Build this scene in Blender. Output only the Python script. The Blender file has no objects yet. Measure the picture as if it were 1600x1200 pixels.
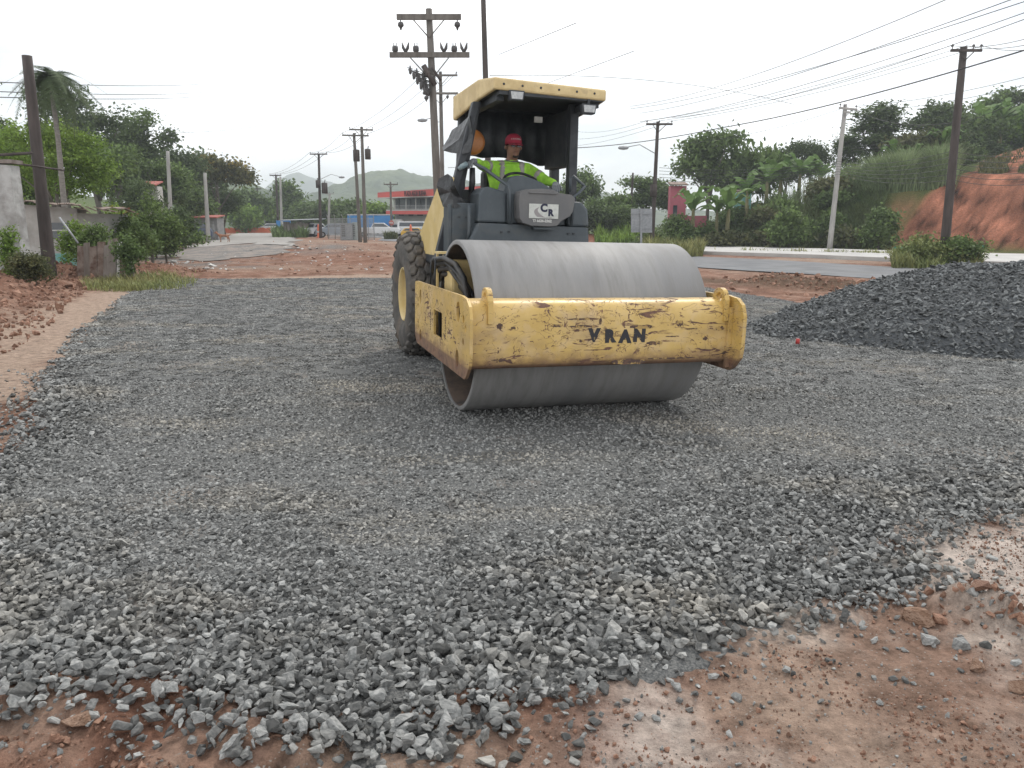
import bpy, bmesh, math, random
import numpy as np
from mathutils import Vector, Matrix, Euler, noise as mnoise
from mathutils.geometry import tessellate_polygon
PI = math.pi
R = math.radians
S = bpy.context.scene
COL = S.collection
# ------------------------------------------------------------------ camera
PITCH = R(11.8); FPX = 1202.0; CH = 1.7
cam = bpy.data.cameras.new('camera'); camo = bpy.data.objects.new('camera', cam); COL.objects.link(camo)
cam.sensor_width = 36; cam.lens = 36*FPX/1600; cam.clip_start = .05; cam.clip_end = 12000
camo.location = (0, 0, CH); camo.rotation_euler = (PI/2-PITCH, 0, 0)
S.camera = camo
# ------------------------------------------------------------------ sky
W = bpy.data.worlds.new('World'); S.world = W; W.use_nodes = True
nt = W.node_tree; nt.nodes.clear()
SUN_EL, SUN_AZ = 48, 20       # degrees; azimuth measured from +Y towards +X
def _n(t, **k):
    n = nt.nodes.new(t)
    for a, v in k.items(): setattr(n, a, v)
    return n
sky = _n('ShaderNodeTexSky', sky_type='NISHITA', sun_disc=False)
sky.sun_elevation = R(SUN_EL); sky.sun_rotation = R(SUN_AZ); sky.dust_density = .6; sky.altitude = 50
scl = _n('ShaderNodeVectorMath', operation='SCALE'); scl.inputs['Scale'].default_value = .06
tc = _n('ShaderNodeTexCoord'); mp = _n('ShaderNodeMapping'); mp.inputs['Scale'].default_value = (1, 1, 2.6)
n1 = _n('ShaderNodeTexNoise'); n1.inputs['Scale'].default_value = 2.3; n1.inputs['Detail'].default_value = 6; n1.inputs['Roughness'].default_value = .55
rp = _n('ShaderNodeValToRGB'); rp.color_ramp.elements[0].position = .40; rp.color_ramp.elements[1].position = .60
rp.color_ramp.elements[0].color = (.42, .42, .42, 1)
mx = _n('ShaderNodeMix', data_type='RGBA'); mx.inputs[7].default_value = (1.33, 1.33, 1.33, 1)
bg = _n('ShaderNodeBackground'); out = _n('ShaderNodeOutputWorld')
L = nt.links.new
L(tc.outputs['Generated'], mp.inputs[0]); L(mp.outputs[0], n1.inputs['Vector']); L(n1.outputs[0], rp.inputs[0])
L(sky.outputs[0], scl.inputs[0]); L(rp.outputs[0], mx.inputs[0]); L(scl.outputs[0], mx.inputs[6])
L(mx.outputs[2], bg.inputs[0]); L(bg.outputs[0], out.inputs[0])
bg.inputs[1].default_value = 1.0
sun = bpy.data.lights.new('sun', 'SUN'); suno = bpy.data.objects.new('sun', sun); COL.objects.link(suno)
sun.energy = 1.5; sun.angle = R(11); sun.color = (1, .95, .87)
sd = Vector((math.sin(R(SUN_AZ))*math.cos(R(SUN_EL)), math.cos(R(SUN_AZ))*math.cos(R(SUN_EL)), math.sin(R(SUN_EL))))
suno.rotation_euler = sd.to_track_quat('Z', 'Y').to_euler()
S.view_settings.view_transform = 'Standard'; S.view_settings.look = 'None'; S.view_settings.gamma = 1
S.view_settings.use_curve_mapping = False
S.view_settings.exposure = 0.47
S.render.engine = 'CYCLES'
S.cycles.max_bounces = 6; S.cycles.diffuse_bounces = 3; S.cycles.glossy_bounces = 2; S.cycles.transmission_bounces = 4
S.cycles.volume_bounces = 0; S.cycles.transparent_max_bounces = 6; S.cycles.use_denoising = True
S.cycles.caustics_reflective = False; S.cycles.caustics_refractive = False

# ------------------------------------------------------------------ helpers
rng = np.random.default_rng(7); random.seed(7)
def ray(px, py):
    x = (px-800)/FPX; y = (py-600)/FPX
    return Vector((x, math.cos(PITCH)-y*math.sin(PITCH), -math.sin(PITCH)-y*math.cos(PITCH)))
def at(px, py, Y):
    r = ray(px, py); return Vector((0, 0, CH)) + r*(Y/r.y)
def sstep(a, b, x):
    t = np.clip((x-a)/(b-a), 0, 1); return t*t*(3-2*t)
_tab = np.random.default_rng(3).random((256, 256))
def vn(x, y, s):
    """tiling value noise, vectorised"""
    x = np.asarray(x, float)/s; y = np.asarray(y, float)/s
    xi = np.floor(x).astype(int); yi = np.floor(y).astype(int); fx = x-xi; fy = y-yi
    fx = fx*fx*(3-2*fx); fy = fy*fy*(3-2*fy)
    a = _tab[xi & 255, yi & 255]; b = _tab[(xi+1) & 255, yi & 255]; c = _tab[xi & 255, (yi+1) & 255]; d = _tab[(xi+1) & 255, (yi+1) & 255]
    return (a*(1-fx)+b*fx)*(1-fy)+(c*(1-fx)+d*fx)*fy
def fbm(x, y, s, o=4):
    v = 0; a = .5
    for k in range(o): v = v+a*(vn(np.asarray(x)+17.3*k, np.asarray(y)-9.1*k, s/2**k)-.5); a *= .55
    return v
def seg_d(x, y, pts):
    d = np.full(np.shape(x), 1e9)
    for (x0, y0), (x1, y1) in zip(pts[:-1], pts[1:]):
        L2 = (x1-x0)**2+(y1-y0)**2+1e-12
        t = np.clip(((x-x0)*(x1-x0)+(y-y0)*(y1-y0))/L2, 0, 1)
        d = np.minimum(d, np.hypot(x-x0-t*(x1-x0), y-y0-t*(y1-y0)))
    return d
def H(x, y):
    x = np.asarray(x, float); y = np.asarray(y, float)
    z = -.025*np.clip(x+.5, 0, 11)
    s = -(x+.36*y+6)
    z = z+11*sstep(5, 45, s)*sstep(20, 50, y)
    d = (x-16)*.573+(y-66)*.819                                   # the bank on the right
    e = (x-16)*.819-(y-66)*.573
    h = .9+4.9*sstep(-6, 16, e)
    z = z+h*sstep(.5, 8.5, d)*(1-sstep(300, 420, y))*sstep(-28, -14, e)*sstep(0, 4, x)
    z = z+4.2*sstep(11, 24, d+1.5*np.sin(e*.35))*sstep(14, 30, e)
    z = z+2.5*sstep(10, 40, d)*sstep(-14, 10, e)
    z = z+.55*np.exp(-(((x+14)/6)**2+((y-50)/9)**2))*sstep(34, 44, y)   # low heap of soil
    return z
def Hs(x, y): return float(H(x, y))
def G(px, py, dz=0):
    r = ray(px, py); z = 0
    for k in range(6):
        P = Vector((0, 0, CH))+r*((z+dz-CH)/r.z); z = .5*z+.5*Hs(P.x, P.y)
    return P
def poly_in(x, y, poly):
    ins = np.zeros(np.shape(x), bool); n = len(poly)
    for i in range(n):
        x0, y0 = poly[i]; x1, y1 = poly[(i+1) % n]
        if y0 == y1: continue
        c = ((y0 > y) != (y1 > y)) & (x < (x1-x0)*(y-y0)/(y1-y0)+x0); ins ^= c
    return ins
def tag(o, label=None, cat=None, group=None, kind=None):
    if label: o['label'] = label
    if cat: o['category'] = cat
    if group: o['group'] = group
    if kind: o['kind'] = kind
    return o
def empty(name, label, cat, loc=(0, 0, 0), rz=0, group=None):
    o = bpy.data.objects.new(name, None); COL.objects.link(o); o.location = loc; o.rotation_euler = (0, 0, rz)
    return tag(o, label, cat, group)
class MB:
    def __init__(s): s.v = []; s.f = []; s.sm = []
    def add(s, vs, fs, smooth=False):
        n = len(s.v); s.v += [tuple(p) for p in vs]; s.f += [tuple(i+n for i in f) for f in fs]; s.sm += [smooth]*len(fs); return s
    def box(s, c, d, rot=None):
        hx, hy, hz = d[0]/2, d[1]/2, d[2]/2
        vs = [Vector((x, y, z)) for x in (-hx, hx) for y in (-hy, hy) for z in (-hz, hz)]
        if rot: vs = [rot @ v for v in vs]
        c = Vector(c)
        return s.add([v+c for v in vs], [(0, 1, 3, 2), (4, 6, 7, 5), (0, 4, 5, 1), (2, 3, 7, 6), (0, 2, 6, 4), (1, 5, 7, 3)])
    def bb(s, x0, x1, y0, y1, z0, z1): return s.box(((x0+x1)/2, (y0+y1)/2, (z0+z1)/2), (x1-x0, y1-y0, z1-z0))
    def tube(s, pts, rad, seg=8, smooth=True, cap=True):
        pts = [Vector(p) for p in pts]; n = len(pts)
        if not hasattr(rad, '__len__'): rad = [rad]*n
        rings = []; up = None
        for i, p in enumerate(pts):
            t = (pts[min(i+1, n-1)]-pts[max(i-1, 0)]).normalized()
            if up is None: up = Vector((0, 0, 1)) if abs(t.z) < .9 else Vector((1, 0, 0))
            a = up.cross(t)
            if a.length < 1e-5: a = Vector((0, 1, 0)).cross(t)
            a.normalize(); b = t.cross(a); up = b
            rings += [p+(a*math.cos(q)+b*math.sin(q))*rad[i] for q in [2*PI*k/seg for k in range(seg)]]
        fs = [(i*seg+k, i*seg+(k+1) % seg, (i+1)*seg+(k+1) % seg, (i+1)*seg+k) for i in range(n-1) for k in range(seg)]
        if cap: fs += [tuple(range(seg))[::-1], tuple((n-1)*seg+k for k in range(seg))]
        return s.add(rings, fs, smooth)
    def lathe(s, prof, seg=48, ax=0, c=(0, 0, 0), smooth=True, a0=0, a1=2*PI):
        """prof: (pos along axis, radius)"""
        full = abs(a1-a0-2*PI) < 1e-6; m = seg if full else seg+1; vs = []
        for h, r in prof:
            for k in range(m):
                q = a0+(a1-a0)*k/seg
                p = [h, r*math.cos(q), r*math.sin(q)]
                if ax == 2: p = [r*math.cos(q), r*math.sin(q), h]
                if ax == 1: p = [r*math.cos(q), h, r*math.sin(q)]
                vs.append((p[0]+c[0], p[1]+c[1], p[2]+c[2]))
        fs = [(i*m+k, i*m+(k+1) % m, (i+1)*m+(k+1) % m, (i+1)*m+k) for i in range(len(prof)-1) for k in range(seg)]
        return s.add(vs, fs, smooth)
    def prism(s, outer, t0, t1, fn, holes=()):
        """polygon (a,b) with holes between depths t0 and t1; fn(a,b,t)->xyz"""
        loops = [[Vector((a, b, 0)) for a, b in lp] for lp in [outer, *holes]]
        tri = tessellate_polygon(loops); flat = [p for lp in loops for p in lp]; n = len(flat)
        vs = [fn(p.x, p.y, t0) for p in flat]+[fn(p.x, p.y, t1) for p in flat]
        fs = [tuple(t) for t in tri]+[tuple(i+n for i in t)[::-1] for t in tri]
        k = 0
        for lp in loops:
            m = len(lp); fs += [(k+i, k+(i+1) % m, k+(i+1) % m+n, k+i+n) for i in range(m)]; k += m
        return s.add(vs, fs)
    def mesh(s, name='mesh'):
        me = bpy.data.meshes.new(name); me.from_pydata(s.v, [], s.f)
        me.polygons.foreach_set('use_smooth', s.sm)
        bm = bmesh.new(); bm.from_mesh(me); bmesh.ops.recalc_face_normals(bm, faces=bm.faces); bm.to_mesh(me); bm.free()
        return me
    def build(s, name, m, parent=None, bevel=0, loc=None):
        o = bpy.data.objects.new(name, s.mesh(name)); COL.objects.link(o)
        for x in (m if isinstance(m, (list, tuple)) else [m]): o.data.materials.append(x)
        if parent is not None: o.parent = parent
        if loc is not None: o.location = loc
        if bevel:
            b = o.modifiers.new('bevel', 'BEVEL'); b.width = bevel; b.segments = 2; b.limit_method = 'ANGLE'; b.angle_limit = R(35)
        return o
def link_mesh(name, me, parent=None, loc=None, rot=None, scale=None):
    o = bpy.data.objects.new(name, me); COL.objects.link(o)
    if parent is not None: o.parent = parent
    if loc is not None: o.location = loc
    if rot is not None: o.rotation_euler = rot
    if scale is not None: o.scale = (scale,)*3 if not hasattr(scale, '__len__') else scale
    return o
def copy_tree(o, parent=None):
    c = o.copy(); COL.objects.link(c)
    if parent is not None: c.parent = parent
    for ch in list(o.children): copy_tree(ch, c)
    return c
def np_mesh(name, V, F, mats, smooth=False):
    me = bpy.data.meshes.new(name); V = np.asarray(V, np.float32); F = np.asarray(F, np.int32)
    me.vertices.add(len(V)); me.vertices.foreach_set('co', V.ravel())
    k = F.shape[1]; me.loops.add(F.size); me.loops.foreach_set('vertex_index', F.ravel())
    me.polygons.add(len(F)); me.polygons.foreach_set('loop_start', np.arange(0, F.size, k, dtype=np.int32))
    me.polygons.foreach_set('loop_total', np.full(len(F), k, np.int32))
    me.polygons.foreach_set('use_smooth', np.full(len(F), smooth))
    me.update(); me.validate()
    for m in mats: me.materials.append(m)
    return me
# ------------------------------------------------------------------ materials
def mat(name, col, rough=.8, metal=0, col2=None, ns=6, lo=.4, hi=.6, bump=0, bs=40, col3=None, n3=1.5, lo3=.55, hi3=.7, coord='Object',
        stretch=(1, 1, 1), spec=.4, island=0, objrand=0, trans=0, detail=6):
    m = bpy.data.materials.new(name); m.use_nodes = True; t = m.node_tree; P = t.nodes['Principled BSDF']; l = t.links.new
    P.inputs['Roughness'].default_value = rough; P.inputs['Metallic'].default_value = metal; P.inputs['Specular IOR Level'].default_value = spec
    c1 = (*col, 1); P.inputs['Base Color'].default_value = c1
    tc = t.nodes.new('ShaderNodeTexCoord'); mp = t.nodes.new('ShaderNodeMapping'); mp.inputs['Scale'].default_value = stretch
    if coord == 'World':
        g = t.nodes.new('ShaderNodeNewGeometry'); l(g.outputs['Position'], mp.inputs[0])
    else: l(tc.outputs[coord], mp.inputs[0])
    def noi(s, lo, hi, off=0):
        n = t.nodes.new('ShaderNodeTexNoise'); n.inputs['Scale'].default_value = s; n.inputs['Detail'].default_value = detail; n.inputs['Roughness'].default_value = .62
        l(mp.outputs[0], n.inputs['Vector'])
        r = t.nodes.new('ShaderNodeMapRange'); r.inputs[1].default_value = lo; r.inputs[2].default_value = hi; l(n.outputs[0], r.inputs[0]); return r.outputs[0]
    cur = None
    def mixc(a, bcol, fac):
        x = t.nodes.new('ShaderNodeMix'); x.data_type = 'RGBA'
        if a is None: x.inputs[6].default_value = c1
        else: l(a, x.inputs[6])
        x.inputs[7].default_value = (*bcol, 1); l(fac, x.inputs[0]); return x.outputs[2]
    if col2: cur = mixc(cur, col2, noi(ns, lo, hi))
    if col3: cur = mixc(cur, col3, noi(n3, lo3, hi3))
    if island or objrand:
        hs = t.nodes.new('ShaderNodeHueSaturation')
        if cur is None: hs.inputs['Color'].default_value = c1
        else: l(cur, hs.inputs['Color'])
        src = t.nodes.new('ShaderNodeNewGeometry').outputs['Random Per Island'] if island else t.nodes.new('ShaderNodeObjectInfo').outputs['Random']
        r = t.nodes.new('ShaderNodeMapRange'); a = island or objrand; r.inputs[3].default_value = 1-a; r.inputs[4].default_value = 1+a
        l(src, r.inputs[0]); l(r.outputs[0], hs.inputs['Value']); cur = hs.outputs[0]
    if cur is not None: l(cur, P.inputs['Base Color'])
    if bump:
        n = t.nodes.new('ShaderNodeTexNoise'); n.inputs['Scale'].default_value = bs; n.inputs['Detail'].default_value = 5; l(mp.outputs[0], n.inputs['Vector'])
        bn = t.nodes.new('ShaderNodeBump'); bn.inputs['Strength'].default_value = min(1, bump); bn.inputs['Distance'].default_value = .5/bs
        l(n.outputs[0], bn.inputs['Height']); l(bn.outputs[0], P.inputs['Normal'])
    if trans:
        tr = t.nodes.new('ShaderNodeBsdfTranslucent')
        if cur is not None: l(cur, tr.inputs[0])
        else: tr.inputs[0].default_value = c1
        ms = t.nodes.new('ShaderNodeMixShader'); ms.inputs[0].default_value = trans
        l(P.outputs[0], ms.inputs[1]); l(tr.outputs[0], ms.inputs[2]); l(ms.outputs[0], t.nodes['Material Output'].inputs[0])
    return m
# ================================================================== ground
M_black = mat('black_plastic', (.012, .013, .015), .45, col2=(.03, .03, .032), ns=12, bump=.1)
# zones in world coordinates, traced through the ground plane
PXG = [(-300, 950), (-120, 760), (0, 692), (62, 592), (130, 512), (200, 462), (262, 436), (330, 428), (600, 434), (900, 436), (1080, 448), (1170, 462),
       (1260, 478), (1420, 470), (1700, 470), (2000, 560), (2000, 800), (1600, 822), (1500, 838), (1470, 868), (1500, 905), (1440, 955), (1330, 985), (1200, 1010), (1110, 1040), (1010, 1072),
       (890, 1122), (800, 1168), (650, 1228), (520, 1250), (360, 1245), (270, 1212), (205, 1185), (240, 1150), (180, 1140), (60, 1175), (-60, 1160), (-300, 1160)]
GP = [(G(a, b).x, G(a, b).y) for a, b in PXG]
NEARE = GP[17:]+GP[:1]      # the ragged front edge
LEFTE = GP[:8]
def gravel_in(x, y):
    j = .28*fbm(x, y, .55, 4)+.9*fbm(x+40, y, 2.2, 2)*sstep(12, 4, y)*.35
    return poly_in(x+j, y+j*.8, GP)
BERM = [(-8.2, 7.0), (-9.3, 10.5), (-11.2, 14.5), (-13.4, 19.5), (-14.6, 24), (-12.2, 26)]
def soil_relief(x, y):
    k = (1-sstep(30, 60, y))
    b = .42*np.exp(-(seg_d(x, y, BERM)/1.35)**2)*(1+1.6*fbm(x, y, 1.1, 4))
    b = b+.30*np.exp(-(seg_d(x, y, [(8.5, 25), (10.2, 22.6), (13, 21)])/.9)**2)*(1+2*fbm(x, y, .8, 4))       # dark ridge by the road
    b = b+.10*np.exp(-(seg_d(x, y, [(2.1, 3.25), (2.55, 2.85), (3.3, 2.55)])/.16)**2)*(1+3*fbm(x, y, .2, 4))         # clods, right front
    lump = .05*np.exp(-(seg_d(x, y, [(-2.6, 2.9), (-1.5, 2.45), (-.9, 2.25)])/.35)**2)
    n = (.05*fbm(x, y, .5, 5)+.055*fbm(x+3, y, .12, 4)*sstep(6, 4, y)*(.4+1.5*sstep(.5, -.6, x)))+.16*fbm(x, y, 4, 3)*sstep(5, 14, y)*.5
    for tx in (.55, 2.2):                                         # old wheel tracks pressed into the compacted soil
        q = x-tx-.42*(y-2.2)*1.2; b = b-.022*np.exp(-(q/.16)**2)*sstep(6, 4, y)*(.55+.45*np.sin((y+.3*x)*42))
    return (b+n*k*(1+3*np.clip(b*2, 0, 1))+lump)
def ground_z(x, y): return H(x, y)+soil_relief(x, y)
rows = list(np.arange(-5, 1.2, .18)); yv = 1.2
while yv < 5000:
    rows.append(yv); yv += .45 if 52 < yv < 80 else max(.02, yv*(.0088 if yv < 40 else .02 if yv < 140 else .08))
rows = np.array(rows); NC = 520
tt = np.linspace(-1, 1, NC); tt = np.sign(tt)*np.abs(tt)**1.25*1.35
YY, TT = np.meshgrid(rows, tt, indexing='ij'); XX = TT*(np.maximum(YY, 0)+3.2)
ZZ = ground_z(XX, YY)
def grid_faces(a, b):
    i = np.arange(a-1)[:, None]*b+np.arange(b-1)[None]; i = i.ravel()
    return np.stack([i, i+1, i+b+1, i+b], 1)
# base-colour zones (0 red soil, 1 pale compacted soil, 2 crushed grey, 3 grass)
def zone_cols(x, y):
    red = np.array([.215, .118, .084]); dred = np.array([.15, .072, .047]); tan = np.array([.35, .262, .205]); pale = np.array([.52, .455, .405])
    gry = np.array([.165, .165, .16]); grs = np.array([.085, .115, .035]); brn = np.array([.13, .085, .06])
    f = lambda a: a[..., None]
    n = fbm(x, y, 1.3, 5); n2 = fbm(x+9, y+5, .35, 4); n3 = fbm(x, y, 6, 4)
    c = red+0*f(x); c = c*(1+f(n2)*1.1)
    def over(c, col, k): k = f(np.clip(k, 0, 1)); return c*(1-k)+col*k
    strip = np.exp(-(seg_d(x, y, [(-5.2, 5), (-6.6, 10), (-8.4, 15), (-9.6, 20), (-8.2, 24), (-4, 25.8), (2, 27)])/1.0)**2)
    c = over(c, tan, strip*1.5+n2*2)
    c = over(c, dred, np.exp(-(seg_d(x, y, BERM)/1.5)**2)*(.55+n*2.4))
    # compacted, dusty ground right front
    pr = sstep(.1, .9, x-.35*(y-2.6))*sstep(6.5, 4.4, y)
    c = over(c, pale, np.minimum(.85, pr*(.62+n*3.2+n2*2.6)))
    c = over(c, tan, pr*(.22-n*2.5)*.8)
    pl = sstep(.3, -.2, x)*sstep(2.6, 2.2, y); c = over(c, tan, pl*(.3+n*3))
    far = sstep(25, 34, y)
    c = over(c, tan*.85, far*(.45+n3*3)); c = over(c, dred*1.2, far*(n*3.2-.1)*.9)
    c = over(c, gry, sstep(-8, -12, x)*sstep(28, 34, y)*sstep(52, 46, y)*(.5+n*3+n3*2))
    # right: strip of brown earth between pad and road, dark ridge
    c = over(c, brn, np.exp(-(seg_d(x, y, [(6.5, 26), (10.2, 22.6), (14, 20.5)])/1.3)**2)*1.2)
    c = over(c, gry, sstep(7.5, 9, x)*sstep(19, 15, y)*sstep(7, 9, y)*(.6+n*3))
    # verge, left hill, bank
    s = -(x+.36*y+6)
    c = over(c, grs, sstep(1.5, 5, s)*sstep(24, 30, y))
    d = (x-16)*.573+(y-66)*.819; e = (x-16)*.819-(y-66)*.573
    c = over(c, grs*.8, sstep(-3, 1, d)*sstep(0, 6, x))
    rb = sstep(.5, 1.5, d)*sstep(13.4, 14.6, e-np.minimum(d, 8)*.45+3*fbm(x, y, 4, 3))*sstep(34, 27, d)
    rb = np.maximum(rb, sstep(.5, 1.2, d)*sstep(7, 3, d)*sstep(3, 8, e)*np.clip(.15+3.2*fbm(x, y, 3.2, 3), 0, .8))
    strat = 1+.22*np.sin(ZZf(x, y)*5+6*n)+n*2.6+1.3*n2
    c = over(c, np.array([.25, .105, .066])*f(strat), rb)
    rb2 = sstep(-26, -24, e)*sstep(-8, -11, e)*sstep(1, 2.5, d)*sstep(9, 6, d); c = over(c, np.array([.25, .105, .066]), rb2)
    c = over(c, grs*.7, sstep(150, 260, y))
    return np.clip(c, .01, .9), rb
def ZZf(x, y): return H(x, y)
CC, RB = zone_cols(XX, YY)
# rills down the red cut
d_ = (XX-16)*.573+(YY-66)*.819; e_ = (XX-16)*.819-(YY-66)*.573
ZZ = ZZ+RB*(.20*np.abs(np.sin((e_-d_*.75)*2.6+1.2*fbm(XX, YY, 3, 3)))*sstep(9, 6, d_)*(.4+2*vn(XX, YY, 5))-.05+.8*fbm(XX, YY, 4, 4)+.3*fbm(XX, YY, .9, 3))
V = np.stack([XX.ravel(), YY.ravel(), ZZ.ravel()], 1)
def attr_soil(name, bumpk=1):
    m = bpy.data.materials.new(name); m.use_nodes = True; t = m.node_tree; P = t.nodes['Principled BSDF']; l = t.links.new
    P.inputs['Roughness'].default_value = 1; P.inputs['Specular IOR Level'].default_value = .05
    a = t.nodes.new('ShaderNodeAttribute'); a.attribute_name = 'tone'
    g = t.nodes.new('ShaderNodeNewGeometry')
    n = t.nodes.new('ShaderNodeTexNoise'); n.inputs['Scale'].default_value = 9; n.inputs['Detail'].default_value = 12; n.inputs['Roughness'].default_value = .80
    l(g.outputs['Position'], n.inputs['Vector'])
    r = t.nodes.new('ShaderNodeMapRange'); r.inputs[1].default_value = .32; r.inputs[2].default_value = .68; r.inputs[3].default_value = .42; r.inputs[4].default_value = 1.58
    l(n.outputs[0], r.inputs[0])
    x = t.nodes.new('ShaderNodeVectorMath'); x.operation = 'SCALE'; l(a.outputs['Color'], x.inputs[0]); l(r.outputs[0], x.inputs['Scale'])
    vo = t.nodes.new('ShaderNodeTexVoronoi'); vo.inputs['Scale'].default_value = 150; l(g.outputs['Position'], vo.inputs['Vector'])
    gr = t.nodes.new('ShaderNodeMapRange'); gr.inputs[1].default_value = .86; gr.inputs[2].default_value = .9; l(vo.outputs['Color'], gr.inputs[0])
    mg = t.nodes.new('ShaderNodeMix'); mg.data_type = 'RGBA'; l(gr.outputs[0], mg.inputs[0]); l(x.outputs[0], mg.inputs[6]); mg.inputs[7].default_value = (.34, .30, .27, 1)
    l(mg.outputs[2], P.inputs['Base Color'])
    b1 = t.nodes.new('ShaderNodeBump'); b1.inputs['Strength'].default_value = .8*bumpk; b1.inputs['Distance'].default_value = .03
    n2 = t.nodes.new('ShaderNodeTexNoise'); n2.inputs['Scale'].default_value = 38; n2.inputs['Detail'].default_value = 10; n2.inputs['Roughness'].default_value = .7
    l(g.outputs['Position'], n2.inputs['Vector']); l(n2.outputs[0], b1.inputs['Height']); b1.inputs['Distance'].default_value = .06; l(b1.outputs[0], P.inputs['Normal'])
    return m
M_soil = attr_soil('bare_soil')
me = np_mesh('ground', V, grid_faces(*XX.shape), [M_soil], True)
ca = me.color_attributes.new('tone', 'FLOAT_COLOR', 'POINT')
ca.data.foreach_set('color', np.concatenate([CC.reshape(-1, 3), np.ones((CC.shape[0]*CC.shape[1], 1))], 1).astype(np.float32).ravel())
ground = link_mesh('ground', me); tag(ground, kind='structure')

# gravel bed: a sheet of fine crushed stone under the loose stones
M_bed = mat('gap_darkened_fines', (.055, .058, .06), .95, col2=(.15, .15, .145), ns=90, lo=.38, hi=.62, col3=(.24, .20, .165), n3=.8, lo3=.56, hi3=.75, bump=1, bs=60, coord='World')  # fines toned darker to paint shade into the gaps between stones
gy = []; yv = 1.6
while yv < 24: gy.append(yv); yv += max(.035, yv*.011)
gt = np.linspace(-1.15, 1.15, 420); GY, GT = np.meshgrid(gy, gt, indexing='ij'); GX = GT*(GY+1)
def bed_z(x, y):
    rut = -.05*np.exp(-(seg_d(x, y, [(3.0, 3.4), (2.4, 4.1), (1.0, 4.6), (-.5, 4.5)])/.22)**2)-.04*np.exp(-(seg_d(x, y, [(3.6, 4.2), (2.9, 5.2), (1.9, 6)])/.2)**2)
    ed = sstep(0, .45, seg_d(x, y, GP[17:]+GP[:9]))
    return H(x, y)-.015+.05*ed+.05*fbm(x, y, .7, 4)+.05*fbm(x, y, 3, 2)+rut*(1+2*fbm(x, y, .3, 3))
inn = gravel_in(GX, GY)
F = grid_faces(*GX.shape); keep = inn.ravel()[F].any(1); F = F[keep]
edge = ~inn.ravel()
GZ = bed_z(GX, GY).ravel(); GZ[edge] = ground_z(GX, GY).ravel()[edge]-.03
GZ = np.where(edge, GZ, np.maximum(GZ, ground_z(GX, GY).ravel()+.012-.07*sstep(.42, .12, seg_d(GX, GY, GP[17:]+GP[:9])).ravel()))
Vb = np.stack([GX.ravel(), GY.ravel(), GZ], 1)
used = np.unique(F); remap = np.zeros(len(Vb), int); remap[used] = np.arange(len(used))
bed = link_mesh('gravel_bed', np_mesh('gravel_bed', Vb[used], remap[F], [M_bed], True)); tag(bed, kind='structure')
def top_z(x, y): return np.where(gravel_in(x, y), np.maximum(bed_z(x, y), ground_z(x, y)+.012), ground_z(x, y))

# ------------------------------------------------------------------ stones
def stone_mesh(name, m, seed, pts=11, sq=(1, .8, .55)):
    r = random.Random(seed); bm = bmesh.new()
    for k in range(pts):
        v = Vector((r.gauss(0, 1), r.gauss(0, 1), r.gauss(0, 1))).normalized()
        v = v*r.uniform(.8, 1.08); bm.verts.new((v.x*.5*sq[0], v.y*.5*sq[1], v.z*.5*sq[2]))
    res = bmesh.ops.convex_hull(bm, input=bm.verts)
    bmesh.ops.delete(bm, geom=[g for g in res['geom_interior'] if isinstance(g, bmesh.types.BMVert)], context='VERTS')
    bmesh.ops.dissolve_limit(bm, angle_limit=R(14), verts=bm.verts, edges=bm.edges)
    mm = bpy.data.meshes.new(name); bm.to_mesh(mm); bm.free()
    for x in (m if isinstance(m, list) else [m]): mm.materials.append(x)
    return mm
def stone_mat(name, a, b, c=None, val=.45):
    return mat(name, a, .82, col2=b, ns=3.5, lo=.35, hi=.65, bump=.5, bs=9, objrand=val, col3=c, n3=1.2, lo3=.55, hi3=.72, spec=.35)
M_stone = mat('grey_basalt', (.118, .122, .120), .85, col2=(.24, .24, .232), ns=70, lo=.38, hi=.62, bump=.5, bs=220, objrand=.62, col3=(.27, .25, .215), n3=.8, lo3=.50, hi3=.68, spec=.3, coord='World', stretch=(.55, 1.1, 1))
M_stoned = stone_mat('dark_basalt', (.10, .107, .11), (.165, .172, .173), None, .6)
M_clod = stone_mat('soil_clod', (.22, .115, .078), (.30, .18, .125), None, .3)
def src_collection(name, meshes):
    c = bpy.data.collections.new(name)
    for i, mm in enumerate(meshes):
        o = bpy.data.objects.new('%s_piece' % name, mm); c.objects.link(o)
    return c
def clump(m, seed, n=16, size=.045, ext=.09):
    r = random.Random(seed); mb = bmesh.new(); sms = [stone_mesh('tmp', m, seed*50+k, 9) for k in range(5)]
    for k in range(n):
        t = Matrix.Translation((r.uniform(-ext, ext), r.uniform(-ext, ext), r.uniform(-.004, .008))) @ Euler((r.uniform(-.5, .5), r.uniform(-.5, .5), r.uniform(0, 6.3))).to_matrix().to_4x4() @ Matrix.Scale(size*r.uniform(.6, 1.3), 4)
        s = sms[k % 5].copy(); s.transform(t); mb.from_mesh(s)
    mm = bpy.data.meshes.new('clump'); mb.to_mesh(mm); mb.free(); mm.materials.append(m); return mm
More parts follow.
